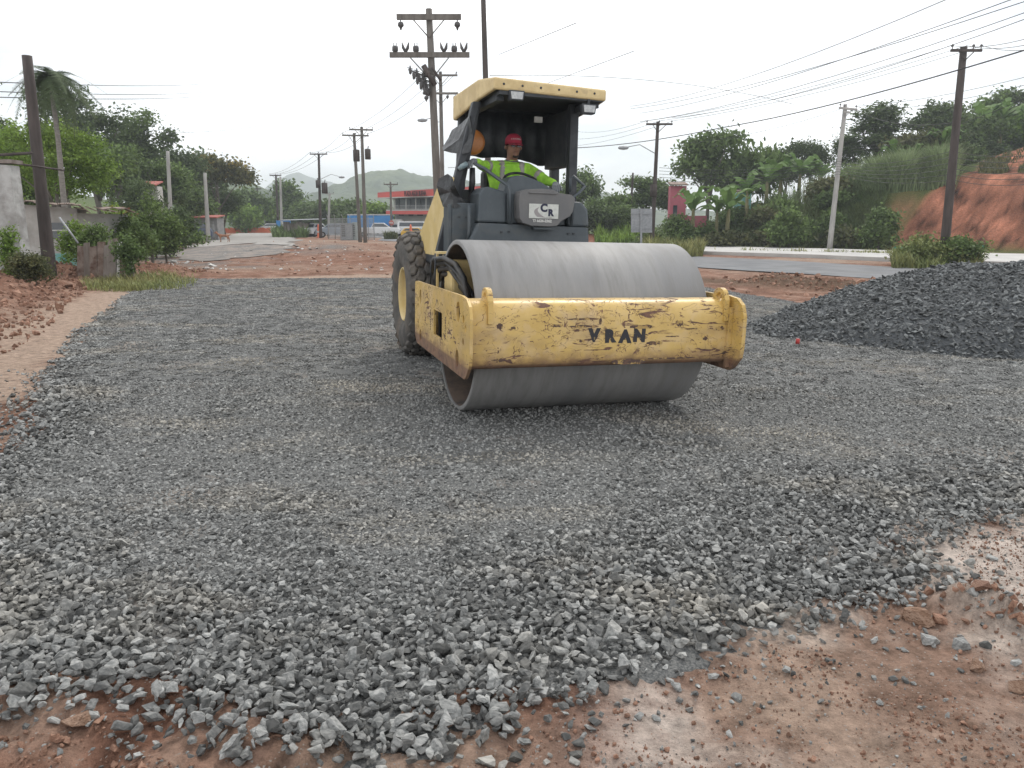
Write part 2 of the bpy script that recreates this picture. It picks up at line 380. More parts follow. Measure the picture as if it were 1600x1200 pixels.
def scatter(name, pts, rot, scl, idx, coll, label, parent=None):
    me = bpy.data.meshes.new(name); me.vertices.add(len(pts)); me.vertices.foreach_set('co', np.asarray(pts, np.float32).ravel())
    for nm, arr, ty in (('rot', rot, 'FLOAT_VECTOR'), ('scl', scl, 'FLOAT_VECTOR')):
        a = me.attributes.new(nm, ty, 'POINT'); a.data.foreach_set('vector', np.asarray(arr, np.float32).ravel())
    a = me.attributes.new('idx', 'INT', 'POINT'); a.data.foreach_set('value', np.asarray(idx, np.int32))
    o = bpy.data.objects.new(name, me); COL.objects.link(o)
    ng = bpy.data.node_groups.new(name+'_nodes', 'GeometryNodeTree')
    ng.interface.new_socket('Geometry', in_out='INPUT', socket_type='NodeSocketGeometry'); ng.interface.new_socket('Geometry', in_out='OUTPUT', socket_type='NodeSocketGeometry')
    N = ng.nodes.new; l = ng.links.new
    gi = N('NodeGroupInput'); go = N('NodeGroupOutput'); ip = N('GeometryNodeInstanceOnPoints'); ci = N('GeometryNodeCollectionInfo')
    ci.inputs['Collection'].default_value = coll; ci.inputs['Separate Children'].default_value = True; ci.inputs['Reset Children'].default_value = True
    def att(nm, ty):
        a = N('GeometryNodeInputNamedAttribute'); a.data_type = ty; a.inputs['Name'].default_value = nm; return a.outputs['Attribute']
    er = N('FunctionNodeEulerToRotation'); l(att('rot', 'FLOAT_VECTOR'), er.inputs[0])
    l(gi.outputs[0], ip.inputs['Points']); l(ci.outputs[0], ip.inputs['Instance']); ip.inputs['Pick Instance'].default_value = True
    l(att('idx', 'INT'), ip.inputs['Instance Index']); l(er.outputs[0], ip.inputs['Rotation']); l(att('scl', 'FLOAT_VECTOR'), ip.inputs['Scale'])
    l(ip.outputs[0], go.inputs[0])
    md = o.modifiers.new('scatter', 'NODES'); md.node_group = ng
    if parent is not None: o.parent = parent; o['kind'] = 'stuff'
    else: tag(o, label, 'gravel', kind='stuff')
    return o
NV = 16
stones_c = src_collection('stones', [stone_mesh('stone', M_stone, 100+k, 12+k % 5, (1, random.uniform(.68, .98), random.uniform(.5, .82))) for k in range(NV)])
clump_c = src_collection('stone_clump', [clump(M_stone, 5+k) for k in range(8)])
def jgrid(x0, x1, y0, y1, s, r):
    nx = int((x1-x0)/s); ny = int((y1-y0)/s)
    gx, gy = np.meshgrid(x0+(np.arange(nx)+.5)*s, y0+(np.arange(ny)+.5)*s)
    gx = gx.ravel()+r.uniform(-.48, .48, gx.size)*s; gy = gy.ravel()+r.uniform(-.48, .48, gy.size)*s
    return gx, gy
def vis(x, y, m=.78): return np.abs(x) < (y+.4)*m+.5
r = np.random.default_rng(11)
P_, S_ = [], []
def coarse(x, y):      # 1 near the ragged front and left edge where stones are big and loose, 0 where they are rolled in
    a = sstep(1.7, .2, seg_d(x, y, NEARE)); b = sstep(.9, .1, seg_d(x, y, LEFTE))
    return np.clip(np.maximum(a, b*.8)+.9*fbm(x, y, 1.4, 3), 0, 1)
for (y0, y1, s) in ((1.7, 4.8, .0178), (4.8, 8.2, .0245)):
    x, y = jgrid(-7, 7, y0, y1, s, r); k = vis(x, y); x, y = x[k], y[k]; k = gravel_in(x, y); x, y = x[k], y[k]
    c = coarse(x, y)
    eg = seg_d(x, y, NEARE+LEFTE)
    keep = r.random(len(x)) < (.9-.52*c)*(.25+.75*sstep(.0, .3, eg+.25*fbm(x, y, .3, 3))); x, y, c = x[keep], y[keep], c[keep]
    size = (.0215 if y0 < 2 else .025)*(1+.8*c*(1-.45*sstep(.8, 2.2, x)))*np.minimum(np.exp(r.normal(0, .32, len(x))), 1.7)
    z = bed_z(x, y); z = np.maximum(z, ground_z(x, y)+.012)+size*(.12+.32*c*r.random(len(x)))-.003
    P_.append(np.stack([x, y, z], 1)); S_.append(size)
    if y0 < 9:                                                   # a second, looser layer near the front
        k = (r.random(len(x)) < .42*c); P2 = np.stack([x[k]+r.normal(0, .02, k.sum()), y[k]+r.normal(0, .02, k.sum()), z[k]+.02], 1)
        P_.append(P2); S_.append(size[k]*1.15)
P_ = np.concatenate(P_); S_ = np.concatenate(S_); n = len(P_)
tilt = .55; rot = np.stack([r.normal(0, tilt, n), r.normal(0, tilt, n), r.uniform(0, 6.28, n)], 1)
sc = np.stack([S_*r.uniform(.9, 1.35, n), S_*r.uniform(.85, 1.15, n), S_*r.uniform(.7, 1.1, n)], 1)
scatter('gravel', P_, rot, sc, r.integers(0, NV, n), stones_c, 'grey crushed stone rolled flat over the pad in front of the roller')
# farther: small clumps
x, y = jgrid(-16, 16, 8.0, 24, .115, r); k = vis(x, y, .74); x, y = x[k], y[k]; k = gravel_in(x, y); x, y = x[k], y[k]
n = len(x); z = np.maximum(bed_z(x, y), ground_z(x, y)+.012)+.002
q = .75+.5*sstep(.8, .1, seg_d(x, y, LEFTE))+.35*fbm(x, y, 1.5, 3)
rot = np.stack([np.zeros(n), np.zeros(n), r.uniform(0, 6.28, n)], 1); sc = np.stack([q, q, q*.9], 1)
scatter('gravel', np.stack([x, y, z], 1), rot, sc, r.integers(0, 8, n), clump_c, 'finer grey crushed stone spread over the back of the pad')
# stray stones and clods on the bare soil
clod_c = src_collection('clods', [stone_mesh('clod', M_clod, 300+k, 12, (1, .9, .7)) for k in range(6)]+[stone_mesh('chip', M_stone, 330+k, 9) for k in range(3)])
x, y = jgrid(-4, 5, 1.5, 5, .0145, r); k = vis(x, y)&~gravel_in(x, y)&(r.random(len(x)) < .46+1.6*fbm(x, y, .5, 3)-.14*(x > .3)); x, y = x[k], y[k]
x2, y2 = jgrid(-18, -4, 6, 27, .16, r); k = (seg_d(x2, y2, BERM) < 2.4)&~gravel_in(x2, y2)&(r.random(len(x2)) < .75); x2, y2 = x2[k], y2[k]
x3, y3 = jgrid(6, 15, 19, 27, .2, r); k = (seg_d(x3, y3, [(8.5, 25), (10.2, 22.6), (13, 21)]) < 1.3); x3, y3 = x3[k], y3[k]
sz = np.concatenate([(.0066+.005*(x < -.3))*np.minimum(np.exp(r.normal(0, .75, len(x))), 4.2), .07*np.exp(r.normal(0, .5, len(x2))), .09*np.exp(r.normal(0, .5, len(x3)))])
ix = np.concatenate([np.where(r.random(len(x)) < .25, r.integers(6, 9, len(x)), r.integers(0, 6, len(x))), r.integers(0, 6, len(x2)), r.integers(0, 6, len(x3))])
x = np.concatenate([x, x2, x3]); y = np.concatenate([y, y2, y3]); n = len(x)
o = scatter('soil_clods', np.stack([x, y, ground_z(x, y)+sz*.2], 1), r.uniform(0, 6.28, (n, 3)), np.stack([sz, sz, sz], 1), ix, clod_c, 'crumbled red soil and small chips on the bare ground')
o['category'] = 'soil'
x, y = jgrid(-6, 7, 1.5, 9, .05, r); q = seg_d(x, y, NEARE+LEFTE); k = vis(x, y)&~gravel_in(x, y)&(r.random(len(x)) < .75*np.exp(-q/.16)+.02); x, y = x[k], y[k]; n = len(x)
sz = .026*np.exp(r.normal(0, .38, n))
scatter('gravel', np.stack([x, y, ground_z(x, y)+sz*.2], 1), np.stack([r.normal(0, .4, n), r.normal(0, .4, n), r.uniform(0, 6.28, n)], 1), np.stack([sz*1.2, sz, sz*.85], 1), r.integers(0, NV, n), stones_c, 'stray grey stones thinning out over the soil along the edge of the pad')
rc = np.random.default_rng(31); t = rc.random(420); sx = np.interp(t, [0, .45, 1], [2.05, 2.55, 3.4])+rc.normal(0, .07, 420); sy = np.interp(t, [0, .45, 1], [3.3, 2.85, 2.5])+rc.normal(0, .07, 420); sz = .028*np.exp(rc.normal(0, .5, 420))
o = scatter('soil_clods', np.stack([sx, sy, ground_z(sx, sy)+sz*.2], 1), rc.uniform(0, 6.28, (420, 3)), np.stack([sz*1.2, sz, sz*.8], 1), np.where(rc.random(420) < .3, rc.integers(6, 9, 420), rc.integers(0, 6, 420)), clod_c, 'crumbled clods along the soil line at the lower right')
o['category'] = 'soil'
# individual loose stones lying on the soil
ls = [(480, 1130, .075), (505, 1112, .06), (300, 1130, .07), (205, 1080, .06), (560, 1060, .05), (660, 1170, .07), (790, 1140, .06), (1228, 1052, .05), (1150, 1088, .045), (930, 1130, .05), (1000, 1120, .045),
      (1395, 1060, .04), (1560, 985, .045), (1540, 1010, .05), (900, 1180, .045), (760, 1190, .07), (820, 1160, .055), (1375, 1100, .035), (1580, 970, .04), (620, 1150, .06)]
for i, (a, b, s) in enumerate(ls):
    p = G(a, b); p.z = float(top_z(p.x, p.y))+s*.16
    o = link_mesh('loose_stone', bpy.data.meshes[stones_c.objects[i % NV].data.name], loc=p, rot=(random.uniform(-.3, .3), random.uniform(-.3, .3), random.uniform(0, 6)), scale=s*random.uniform(.9, 1.2))
    tag(o, 'loose grey stone lying on the bare soil in front of the gravel edge', 'stone', 'loose stones on the bare soil')
M_rock = mat('brown_rock', (.22, .13, .085), .9, col2=(.33, .22, .16), ns=4, bump=.7, bs=12)
for a, b, s, lab, m_ in ((1435, 970, (.17, .12, .11), 'reddish brown rock at the right edge of the gravel, largest of its row', M_rock), (1452, 1000, (.11, .09, .06), 'pale flat rock just below the reddish brown rock', M_stone),
                    (1500, 1010, (.10, .08, .07), 'grey broken rock half buried in the soil right of the pale flat rock', M_stone), (1525, 1045, (.09, .07, .06), 'small brown rock low in the crumbling soil line at right', M_rock),
                    (1590, 1075, (.10, .07, .06), 'brown rock at the far right end of the crumbling soil line', M_rock), (122, 1150, (.12, .10, .06), 'brown rock sunk in the red soil at the lower left', M_rock)):
    p = G(a, b); p.z = float(top_z(p.x, p.y))+s[2]*.22
    o = link_mesh('rock', stone_mesh('rock', m_, a, 16, (1, 1, 1)), loc=p, rot=(.1, .2, a), scale=s); tag(o, lab, 'rock')

# ------------------------------------------------------------------ gravel heap
HC = (10.55, 13.6)
def heap_h(x, y):
    dx = x-HC[0]; dy = y-HC[1]
    a = np.hypot(dx/5.9, dy/4.0)*(1+.10*np.sin(3*np.arctan2(dy, dx)+1)+.25*fbm(x, y, 2.5, 3))
    return 1.62*np.clip(1.12-a*1.12, 0, 1)**.85*sstep(1.02, .9, a)+.0
def heap_z(x, y):
    h = heap_h(x, y); h = np.minimum(h, 1.15+.18*fbm(x, y, 2.2, 3)+.03*h)
    return H(x, y)+.02+h+.10*fbm(x, y, .7, 3)*sstep(.05, .5, h)
hx, hy = np.meshgrid(np.linspace(3, 17, 150), np.linspace(8, 19, 120)); hz = heap_z(hx, hy)
F = grid_faces(*hx.shape); k = (heap_h(hx, hy).ravel() > .02)[F].any(1); F = F[k]
hzr = np.where(heap_h(hx, hy) > .02, hz, H(hx, hy)-.05)
hv = np.stack([hx.ravel(), hy.ravel(), hzr.ravel()], 1); used = np.unique(F); rm = np.zeros(len(hv), int); rm[used] = np.arange(len(used))
M_heapb = mat('heap_fines', (.045, .05, .055), .95, col2=(.08, .085, .09), ns=14, bump=1, bs=18, coord='World')
heap = link_mesh('gravel_heap', np_mesh('gravel_heap', hv[used], rm[F], [M_heapb], True))
tag(heap, 'tall heap of dark crushed stone tipped beside the rolled pad', 'gravel heap')
stoned_c = src_collection('dark_stones', [stone_mesh('dark_stone', M_stoned, 500+k, 9+k % 3, (1, random.uniform(.6, .9), random.uniform(.4, .65))) for k in range(12)])
x, y = jgrid(3, 17, 8, 16.5, .052, r); k = (heap_h(x, y) > .0)&(r.random(len(x)) < .9); x, y = x[k], y[k]
k = vis(x, y, .75); x, y = x[k], y[k]
n = len(x); e = .05
gx = (heap_z(x+e, y)-heap_z(x-e, y))/(2*e); gyy = (heap_z(x, y+e)-heap_z(x, y-e))/(2*e)
sz = .066*np.exp(r.normal(0, .3, n)); z = heap_z(x, y)+sz*r.uniform(0, .35, n)
rot = np.stack([np.arctan(gyy)+r.normal(0, .5, n), -np.arctan(gx)+r.normal(0, .5, n), r.uniform(0, 6.28, n)], 1)
so = scatter('stones', np.stack([x, y, z], 1), rot, np.stack([sz*1.15, sz, sz*.9], 1), r.integers(0, 12, n), stoned_c, '', parent=heap)
x, y = jgrid(2.5, 14, 7, 13, .09, r); hh = np.hypot((x-HC[0])/5.9, (y-HC[1])/4.0); k = (hh > .93)&(hh < 1.12)&(r.random(len(x)) < 1.3-hh)&vis(x, y, .75); x, y = x[k], y[k]; n = len(x)
sz = .055*np.exp(r.normal(0, .35, n))
scatter('gravel', np.stack([x, y, top_z(x, y)+sz*.2], 1), r.uniform(0, 6.28, (n, 3))*[.1, .1, 1], np.stack([sz, sz, sz*.8], 1), r.integers(0, 12, n), stoned_c, 'dark stray stones fallen round the foot of the heap')
p = G(1246, 540); mb = MB(); mb.lathe([(0, .0), (0, .03), (.09, .03), (.09, 0)], 12, 2); o = mb.build('red_can', mat('red_paint', (.45, .03, .03), .5, col2=(.3, .05, .04)), loc=(p.x, p.y, float(top_z(p.x, p.y))-.01)); tag(o, 'small red can lying at the foot of the dark stone heap', 'can')
# ================================================================== the roller
YAW = R(17.5)
u_ = Vector((math.cos(YAW), math.sin(YAW), -.025)).normalized(); b_ = Vector((-math.sin(YAW), math.cos(YAW), 0)); w_ = u_.cross(b_)
RO = Vector((-.5255, 6.8958, .03))
MR = Matrix(((u_.x, b_.x, w_.x, RO.x), (u_.y, b_.y, w_.y, RO.y), (u_.z, b_.z, w_.z, RO.z), (0, 0, 0, 1)))
roller = empty('road_roller', 'yellow and dark grey soil roller with one wide steel drum standing on the gravel', 'road roller')
roller.matrix_world = MR
def PM(px, py, ax, val):
    """pixel ray against the plane (machine axis ax = val), machine coordinates"""
    iv = MR.inverted(); c = iv @ Vector((0, 0, CH)); d = (iv.to_3x3() @ ray(px, py)); return c+d*((val-c[ax])/d[ax])
def worn_yellow():
    m = bpy.data.materials.new('worn_yellow_paint'); m.use_nodes = True; t = m.node_tree; P = t.nodes['Principled BSDF']; l = t.links.new
    tc = t.nodes.new('ShaderNodeTexCoord')
    def noi(s, st, lo, hi, det=6, ro=.6, dist=0):
        mp = t.nodes.new('ShaderNodeMapping'); mp.inputs['Scale'].default_value = st; l(tc.outputs['Object'], mp.inputs[0])
        n = t.nodes.new('ShaderNodeTexNoise'); n.inputs['Scale'].default_value = s; n.inputs['Detail'].default_value = det; n.inputs['Roughness'].default_value = ro; n.inputs['Distortion'].default_value = dist
        l(mp.outputs[0], n.inputs[0]); r = t.nodes.new('ShaderNodeMapRange'); r.inputs[1].default_value = lo; r.inputs[2].default_value = hi; l(n.outputs[0], r.inputs[0]); return r.outputs[0]
    def mth(op, a, b):
        x = t.nodes.new('ShaderNodeMath'); x.operation = op; x.use_clamp = True
        for i, v in enumerate((a, b)):
            if isinstance(v, (int, float)): x.inputs[i].default_value = v
            else: l(v, x.inputs[i])
        return x.outputs[0]
    def mix(a, b, f):
        x = t.nodes.new('ShaderNodeMix'); x.data_type = 'RGBA'; l(f, x.inputs[0])
        for i, v in ((6, a), (7, b)):
            if isinstance(v, tuple): x.inputs[i].default_value = (*v, 1)
            else: l(v, x.inputs[i])
        return x.outputs[2]
    sep = t.nodes.new('ShaderNodeSeparateXYZ'); l(tc.outputs['Object'], sep.inputs[0])
    base = mix((.50, .33, .09), (.60, .42, .15), noi(3, (1, 1, 1), .35, .65))
    base = mix(base, (.60, .45, .28), noi(5, (1, 1, 1), .5, .8))
    # long horizontal scrapes, short chips, a worn lower lip
    low = t.nodes.new('ShaderNodeMapRange'); low.inputs[1].default_value = .68; low.inputs[2].default_value = .53; l(sep.outputs['Z'], low.inputs[0])
    right = t.nodes.new('ShaderNodeMapRange'); right.inputs[1].default_value = .2; right.inputs[2].default_value = 2.2; right.inputs[3].default_value = -.035; right.inputs[4].default_value = .05; l(sep.outputs['X'], right.inputs[0])
    def sc(s, st, lo, w, det=4, ro=.5, dist=0):
        return noi(s, st, lo, lo+w, det, ro, dist)
    scr = mth('MULTIPLY', sc(5, (.8, 1, 4), .575, .02, 6, .62, 1.1), noi(1.9, (1, 1, 1.4), .46, .52))
    chip = mth('MULTIPLY', sc(17, (.9, 1, .8), .60, .02, 5, .65, 1.2), noi(2.4, (1, 1, 1), .50, .56))
    # thin wandering scratches: contour lines of a distorted noise
    def lines(s, st, w, dist=1.5):
        n = noi(s, st, 0, 1, 3, .5, dist); a = mth('SUBTRACT', n, .5); b = t.nodes.new('ShaderNodeMath'); b.operation = 'ABSOLUTE'
        sb = t.nodes.new('ShaderNodeMath'); sb.operation = 'SUBTRACT'; l(n, sb.inputs[0]); sb.inputs[1].default_value = .5; l(sb.outputs[0], b.inputs[0])
        r = t.nodes.new('ShaderNodeMapRange'); r.inputs[1].default_value = w; r.inputs[2].default_value = w*.45; l(b.outputs[0], r.inputs[0]); return r.outputs[0]
    ln = mth('MULTIPLY', lines(2.6, (1, 1, 1.6), .0065, 2.2), noi(4, (1, 1, 1), .47, .51))
    ln2 = mth('MULTIPLY', lines(5, (1.1, 1, 1.3), .009, 1.8), noi(2.7, (1.3, 1, 1), .50, .54))
    lowm = mth('MULTIPLY', low.outputs[0], noi(9, (1, 1, 1.2), .36, .56))
    lowm2 = t.nodes.new('ShaderNodeMapRange'); lowm2.inputs[1].default_value = .600; lowm2.inputs[2].default_value = .565; l(sep.outputs['Z'], lowm2.inputs[0])
    wear = mth('MAXIMUM', mth('MAXIMUM', scr, chip), mth('MAXIMUM', mth('MAXIMUM', ln, ln2), mth('MAXIMUM', lowm, mth('MULTIPLY', lowm2.outputs[0], .85))))
    rust = mix((.085, .050, .040), (.18, .095, .065), noi(12, (1, 1, 1), .35, .65))
    dirty = mix(base, (.30, .21, .13), mth('MULTIPLY', noi(2.6, (1, 1, 2), .5, .75), .6))
    edge = mix(dirty, (.33, .19, .11), mth('MULTIPLY', low.outputs[0], .5))
    l(mix(edge, rust, wear), P.inputs['Base Color'])
    rr = t.nodes.new('ShaderNodeMapRange'); rr.inputs[3].default_value = .42; rr.inputs[4].default_value = .85; l(wear, rr.inputs[0]); l(rr.outputs[0], P.inputs['Roughness'])
    bp = t.nodes.new('ShaderNodeBump'); bp.inputs['Strength'].default_value = .5; bp.inputs['Distance'].default_value = .003; bp.invert = True; l(wear, bp.inputs['Height']); l(bp.outputs[0], P.inputs['Normal'])
    return m
M_wy = worn_yellow()
M_yel = mat('yellow_paint', (.56, .42, .17), .5, col2=(.64, .50, .25), ns=3, col3=(.30, .22, .14), n3=5, lo3=.6, hi3=.8, bump=.05)
M_can = mat('faded_canopy_yellow', (.60, .47, .25), .6, col2=(.48, .36, .18), ns=4, col3=(.32, .24, .15), n3=9, lo3=.58, hi3=.75, bump=.1, bs=20)
M_drum = mat('drum_steel', (.20, .20, .202), .62, 0, col2=(.25, .247, .243), ns=2.5, col3=(.178, .174, .168), n3=14, lo3=.46, hi3=.75, bump=.25, bs=90, stretch=(1, .16, .16))
M_drin = mat('drum_inside', (.06, .052, .048), .85, col2=(.13, .095, .075), ns=5, bump=.3)
M_slate = mat('slate_plastic', (.050, .062, .072), .5, col2=(.065, .078, .088), ns=5, col3=(.11, .105, .095), n3=3, lo3=.55, hi3=.85, bump=.06)
M_dark = mat('dark_steel', (.022, .026, .032), .55, col2=(.04, .044, .05), ns=8, bump=.08)
M_rub = mat('tyre_rubber', (.060, .058, .056), .9, col2=(.12, .108, .094), ns=5, lo=.35, hi=.65, col3=(.13, .095, .07), n3=2.2, lo3=.55, hi3=.75, bump=.4, bs=25)
M_hose = mat('hose_rubber', (.015, .016, .018), .5, col2=(.05, .045, .04), ns=7)
M_cover = mat('grey_cover', (.115, .115, .118), .55, col2=(.135, .133, .132), ns=4, bump=.05)
M_glass = mat('lamp_glass', (.30, .31, .32), .12, col2=(.42, .43, .43), ns=40, spec=.8)
M_orng = mat('amber_lens', (.42, .16, .04), .35, col2=(.32, .12, .035), ns=8)
M_tarp = mat('black_bag_plastic', (.005, .006, .008), .36, col2=(.018, .02, .022), ns=6, bump=.3, bs=14, spec=.5)
M_wht = mat('dusty_white', (.55, .55, .53), .6, col2=(.42, .41, .39), ns=6)
DX = 2.13
# drum
mb = MB(); mb.lathe([(0, .725), (0, .757), (.008, .765), (DX-.008, .765), (DX, .757), (DX, .725), (DX-.3, .725), (DX-.3, .05)], 128, 0, (0, 0, .765)); mb.lathe([(0, .725), (.33, .725)], 128, 0, (0, 0, .765))
drum = mb.build('drum', M_drum, roller)
mb = MB(); mb.lathe([(.30, .724), (.30, .38), (.24, .36), (.24, .12), (.06, .12), (.06, .0)], 48, 0, (0, 0, .765)); mb.lathe([(.012, .722), (.30, .724)], 64, 0, (0, 0, .765)); mb.build('drum_end', M_drin, drum)
# side plates with their cut-outs
def oval(cy, cz, ry, rz, n=16): return [(cy+ry*math.cos(2*PI*k/n), cz+rz*math.sin(2*PI*k/n)) for k in range(n)]
PO = [(1.06, 1.09), (1.08, 1.07), (1.09, .56), (1.06, .52), (.98, .47), (-1.0, .47), (-1.06, .50), (-1.155, .60), (-1.17, .70), (-1.17, .96), (-1.13, 1.05), (-1.05, 1.10), (-.9, 1.115), (.98, 1.10)]
holes = [[(.16, .67), (.16, .90), (-.19, .90), (-.19, .67)], oval(.80, .955, .052, .075), oval(.80, .575, .05, .06), oval(-.78, .975, .06, .085), oval(-.76, .60, .055, .072),
         *[oval(a, c, .018, .026, 8) for a in (.985, .915) for c in (.92, .86, .70, .64)], *[oval(a, c, .026, .032, 10) for a, c in ((-.96, .94), (-1.03, .87), (-.955, .76))]]
mb = MB(); mb.prism(PO, -.17, -.146, lambda a, b, t: (t, a, b), holes); plate = mb.build('side_plate', M_wy, roller, .006)
mb = MB(); mb.bb(-.144, -.06, -.78, 1.0, .52, .60); mb.bb(-.144, -.06, -.78, 1.0, 1.0, 1.06); mb.build('plate_stiffener', M_yel, plate)
mb = MB(); mb.bb(-.075, -.06, -.30, .27, .59, .99); mb.build('hole_shade', M_black, plate)  # black sheet standing in for the shade inside the plate's square hole
for yy in (.30, -.33):
    mb = MB()
    for k in range(9): mb.box((-.1715, yy, .70+k*.022), (.003, .012, .014))
    mb.build('stamped_mark', M_dark, plate)
mb = MB(); mb.add([(-.172, .04, 1.0), (-.172, -.02, 1.0), (-.172, .01, .96)], [(0, 1, 2)]); mb.build('arrow_mark', M_drin, plate)
mb = MB(); mb.prism(PO, DX+.072, DX+.107, lambda a, b, t: (t, a, b), holes[:5]); mb.build('side_plate', M_wy, roller, .006)
# front beam: bent plate section
sec = [(-.80, .54), (-.90, .53), (-.965, .545), (-.99, .575), (-.995, .62), (-.995, .94), (-.985, 1.0), (-.955, 1.05), (-.91, 1.075), (-.79, 1.085)]
mb = MB(); X0, X1 = -.146, DX+.07; NS = 40
vs = [(X0+(X1-X0)*k/NS, a, c) for k in range(NS+1) for a, c in sec]; m_ = len(sec)
fs = [(k*m_+i, k*m_+(i+1) % m_, (k+1)*m_+(i+1) % m_, (k+1)*m_+i) for k in range(NS) for i in range(m_)]+[tuple(range(m_)), tuple(NS*m_+i for i in range(m_))]
mb.add(vs, fs, True); beam = mb.build('front_beam', M_wy, roller)
mb = MB(); mb.prism([(.95, .55), (1.08, .55), (1.08, 1.02), (.95, 1.02)], X0, X1, lambda a, b, t: (t, a, b)); mb.build('rear_beam', M_wy, roller, .01)
for xx in (.035, DX+.01):                                        # lifting eyes
    mb = MB(); pr = [(-.80, 1.02)]+[(-.90+.085*math.cos(q), 1.125+.055*math.sin(q)) for q in [R(k) for k in (10, 40, 70, 100, 130, 160)]]+[(-1.01, 1.08), (-1.012, .90), (-.9, .90)]
    mb.prism(pr, xx-.022, xx+.022, lambda a, b, t: (t, a, b), [oval(-.905, 1.10, .045, .04, 12)]); mb.build('lifting_eye', M_wy, roller, .004)
mb = MB(); mb.prism([(-1.02, .5), (-1.02, 1.02), (-.99, 1.02), (-.99, .5)], DX+.03, DX+.071, lambda a, b, t: (t, a, b)); mb.build('end_weld', M_wy, roller)
def scuff(x0, z0, x1, z1, seed):
    r_ = random.Random(seed); n = 9; up = []; dn = []
    for k in range(n+1):
        t = k/n; x = x0+(x1-x0)*t; h = (z1-z0)/2*(math.sin(PI*min(1, max(.04, t)))**.4)
        up.append((x, (z0+z1)/2+h*r_.uniform(.45, 1.05))); dn.append((x, (z0+z1)/2-h*r_.uniform(.45, 1.05)))
    mb = MB(); mb.prism(up+dn[::-1], -.9951, -.9962, lambda a, b, t: (a, t, b)); mb.build('scuff', M_scuff, beam)
M_scuff = mat('bare_scraped_steel', (.085, .052, .042), .75, col2=(.40, .27, .10), ns=16, lo=.50, hi=.56, col3=(.20, .11, .07), n3=7)
for k, (a, b, c, d) in enumerate(((776, 504, 786, 516), (798, 510, 806, 515), (860, 506, 880, 512), (888, 496, 938, 501), (888, 507, 936, 513), (936, 495, 941, 509), (984, 506, 1024, 515), (1055, 497, 1068, 512), (1098, 524, 1106, 533), (1118, 508, 1132, 518),
                                (1010, 532, 1036, 540), (1040, 524, 1062, 527), (912, 545, 955, 548), (1012, 560, 1090, 565), (955, 570, 1010, 575), (768, 560, 800, 566), (1070, 512, 1092, 515), (905, 530, 914, 536), (1090, 556, 1125, 562))):
    p = PM(a, d, 1, -.995); q = PM(c, b, 1, -.995); scuff(p.x, max(p.z, .60), q.x, min(q.z, .99), k)
def text(name, body, size, m, parent, M, ext=.0008, off=0, align='CENTER'):
    c = bpy.data.curves.new(name, 'FONT'); c.body = body; c.size = size; c.extrude = ext; c.offset = off; c.align_x = align; c.align_y = 'CENTER'; c.resolution_u = 4
    t = bpy.data.objects.new(name, c); COL.objects.link(t); dg = bpy.context.evaluated_depsgraph_get(); dg.update(); me = bpy.data.meshes.new_from_object(t.evaluated_get(dg)); bpy.data.objects.remove(t)
    me.materials.clear(); me.materials.append(m); o = bpy.data.objects.new(name, me); COL.objects.link(o); o.parent = parent; o.matrix_local = M; return o
FACE = Matrix(((1, 0, 0, 0), (0, 0, -1, 0), (0, 1, 0, 0), (0, 0, 0, 1)))     # text facing -Y
M_ink = mat('worn_black_lettering', (.03, .03, .035), .7, col2=(.55, .38, .13), ns=17, lo=.61, hi=.66)
for ch, xx, zz in (('V', .92, .795), ('R', 1.06, .785), ('A', 1.20, .78), ('N', 1.33, .785)):
    text('letter', ch, .135, M_ink, beam, Matrix.Translation((xx, -.9965, zz)) @ Matrix.Rotation(R(3-ord(ch) % 7), 4, 'Y') @ FACE, .0012, .011)
# hose bundle and vibration motor in front left
mb = MB(); mb.bb(.02, .26, .28, .60, 1.0, 1.34); mot = mb.build('motor_block', M_yel, roller, .03)
mb = MB(); mb.bb(-.05, .16, .52, .70, 1.385, 1.405); mb.bb(-.05, -.03, .60, .63, 1.06, 1.39); mb.build('hose_bracket', M_yel, roller)
for k, (z0, sp) in enumerate(((1.34, .0), (1.30, .05), (1.25, .09), (1.20, .03), (1.13, .07))):
    mb = MB(); x0 = -.06+.03*k
    mb.tube([(x0, .72, z0-.12), (x0-.02, .58, z0-.01), (x0+.03, .38, z0+.01), (x0+.08, .12, z0-.03-sp), (x0+.10, -.12, z0-.14-sp), (x0+.10, -.24, z0-.32-sp), (x0+.12, -.28, z0-.5-sp)], .027, 8)
    mb.build('hose', M_hose, roller)
mb = MB(); mb.tube([(-.10, .44, 1.09), (-.09, .47, 1.34)], .009, 6); mb.build('hose_guard', M_dark, roller)
mb = MB(); mb.tube([(-.10, .66, 1.09), (-.09, .66, 1.36)], .008, 6); mb.build('hose_guard', M_dark, roller)
# articulation and frame
mb = MB(); mb.bb(.55, 1.55, 1.08, 1.75, .45, .95); mb.bb(.75, 1.35, 1.75, 2.4, .5, 1.0); mb.build('hitch_frame', M_dark, roller, .03)
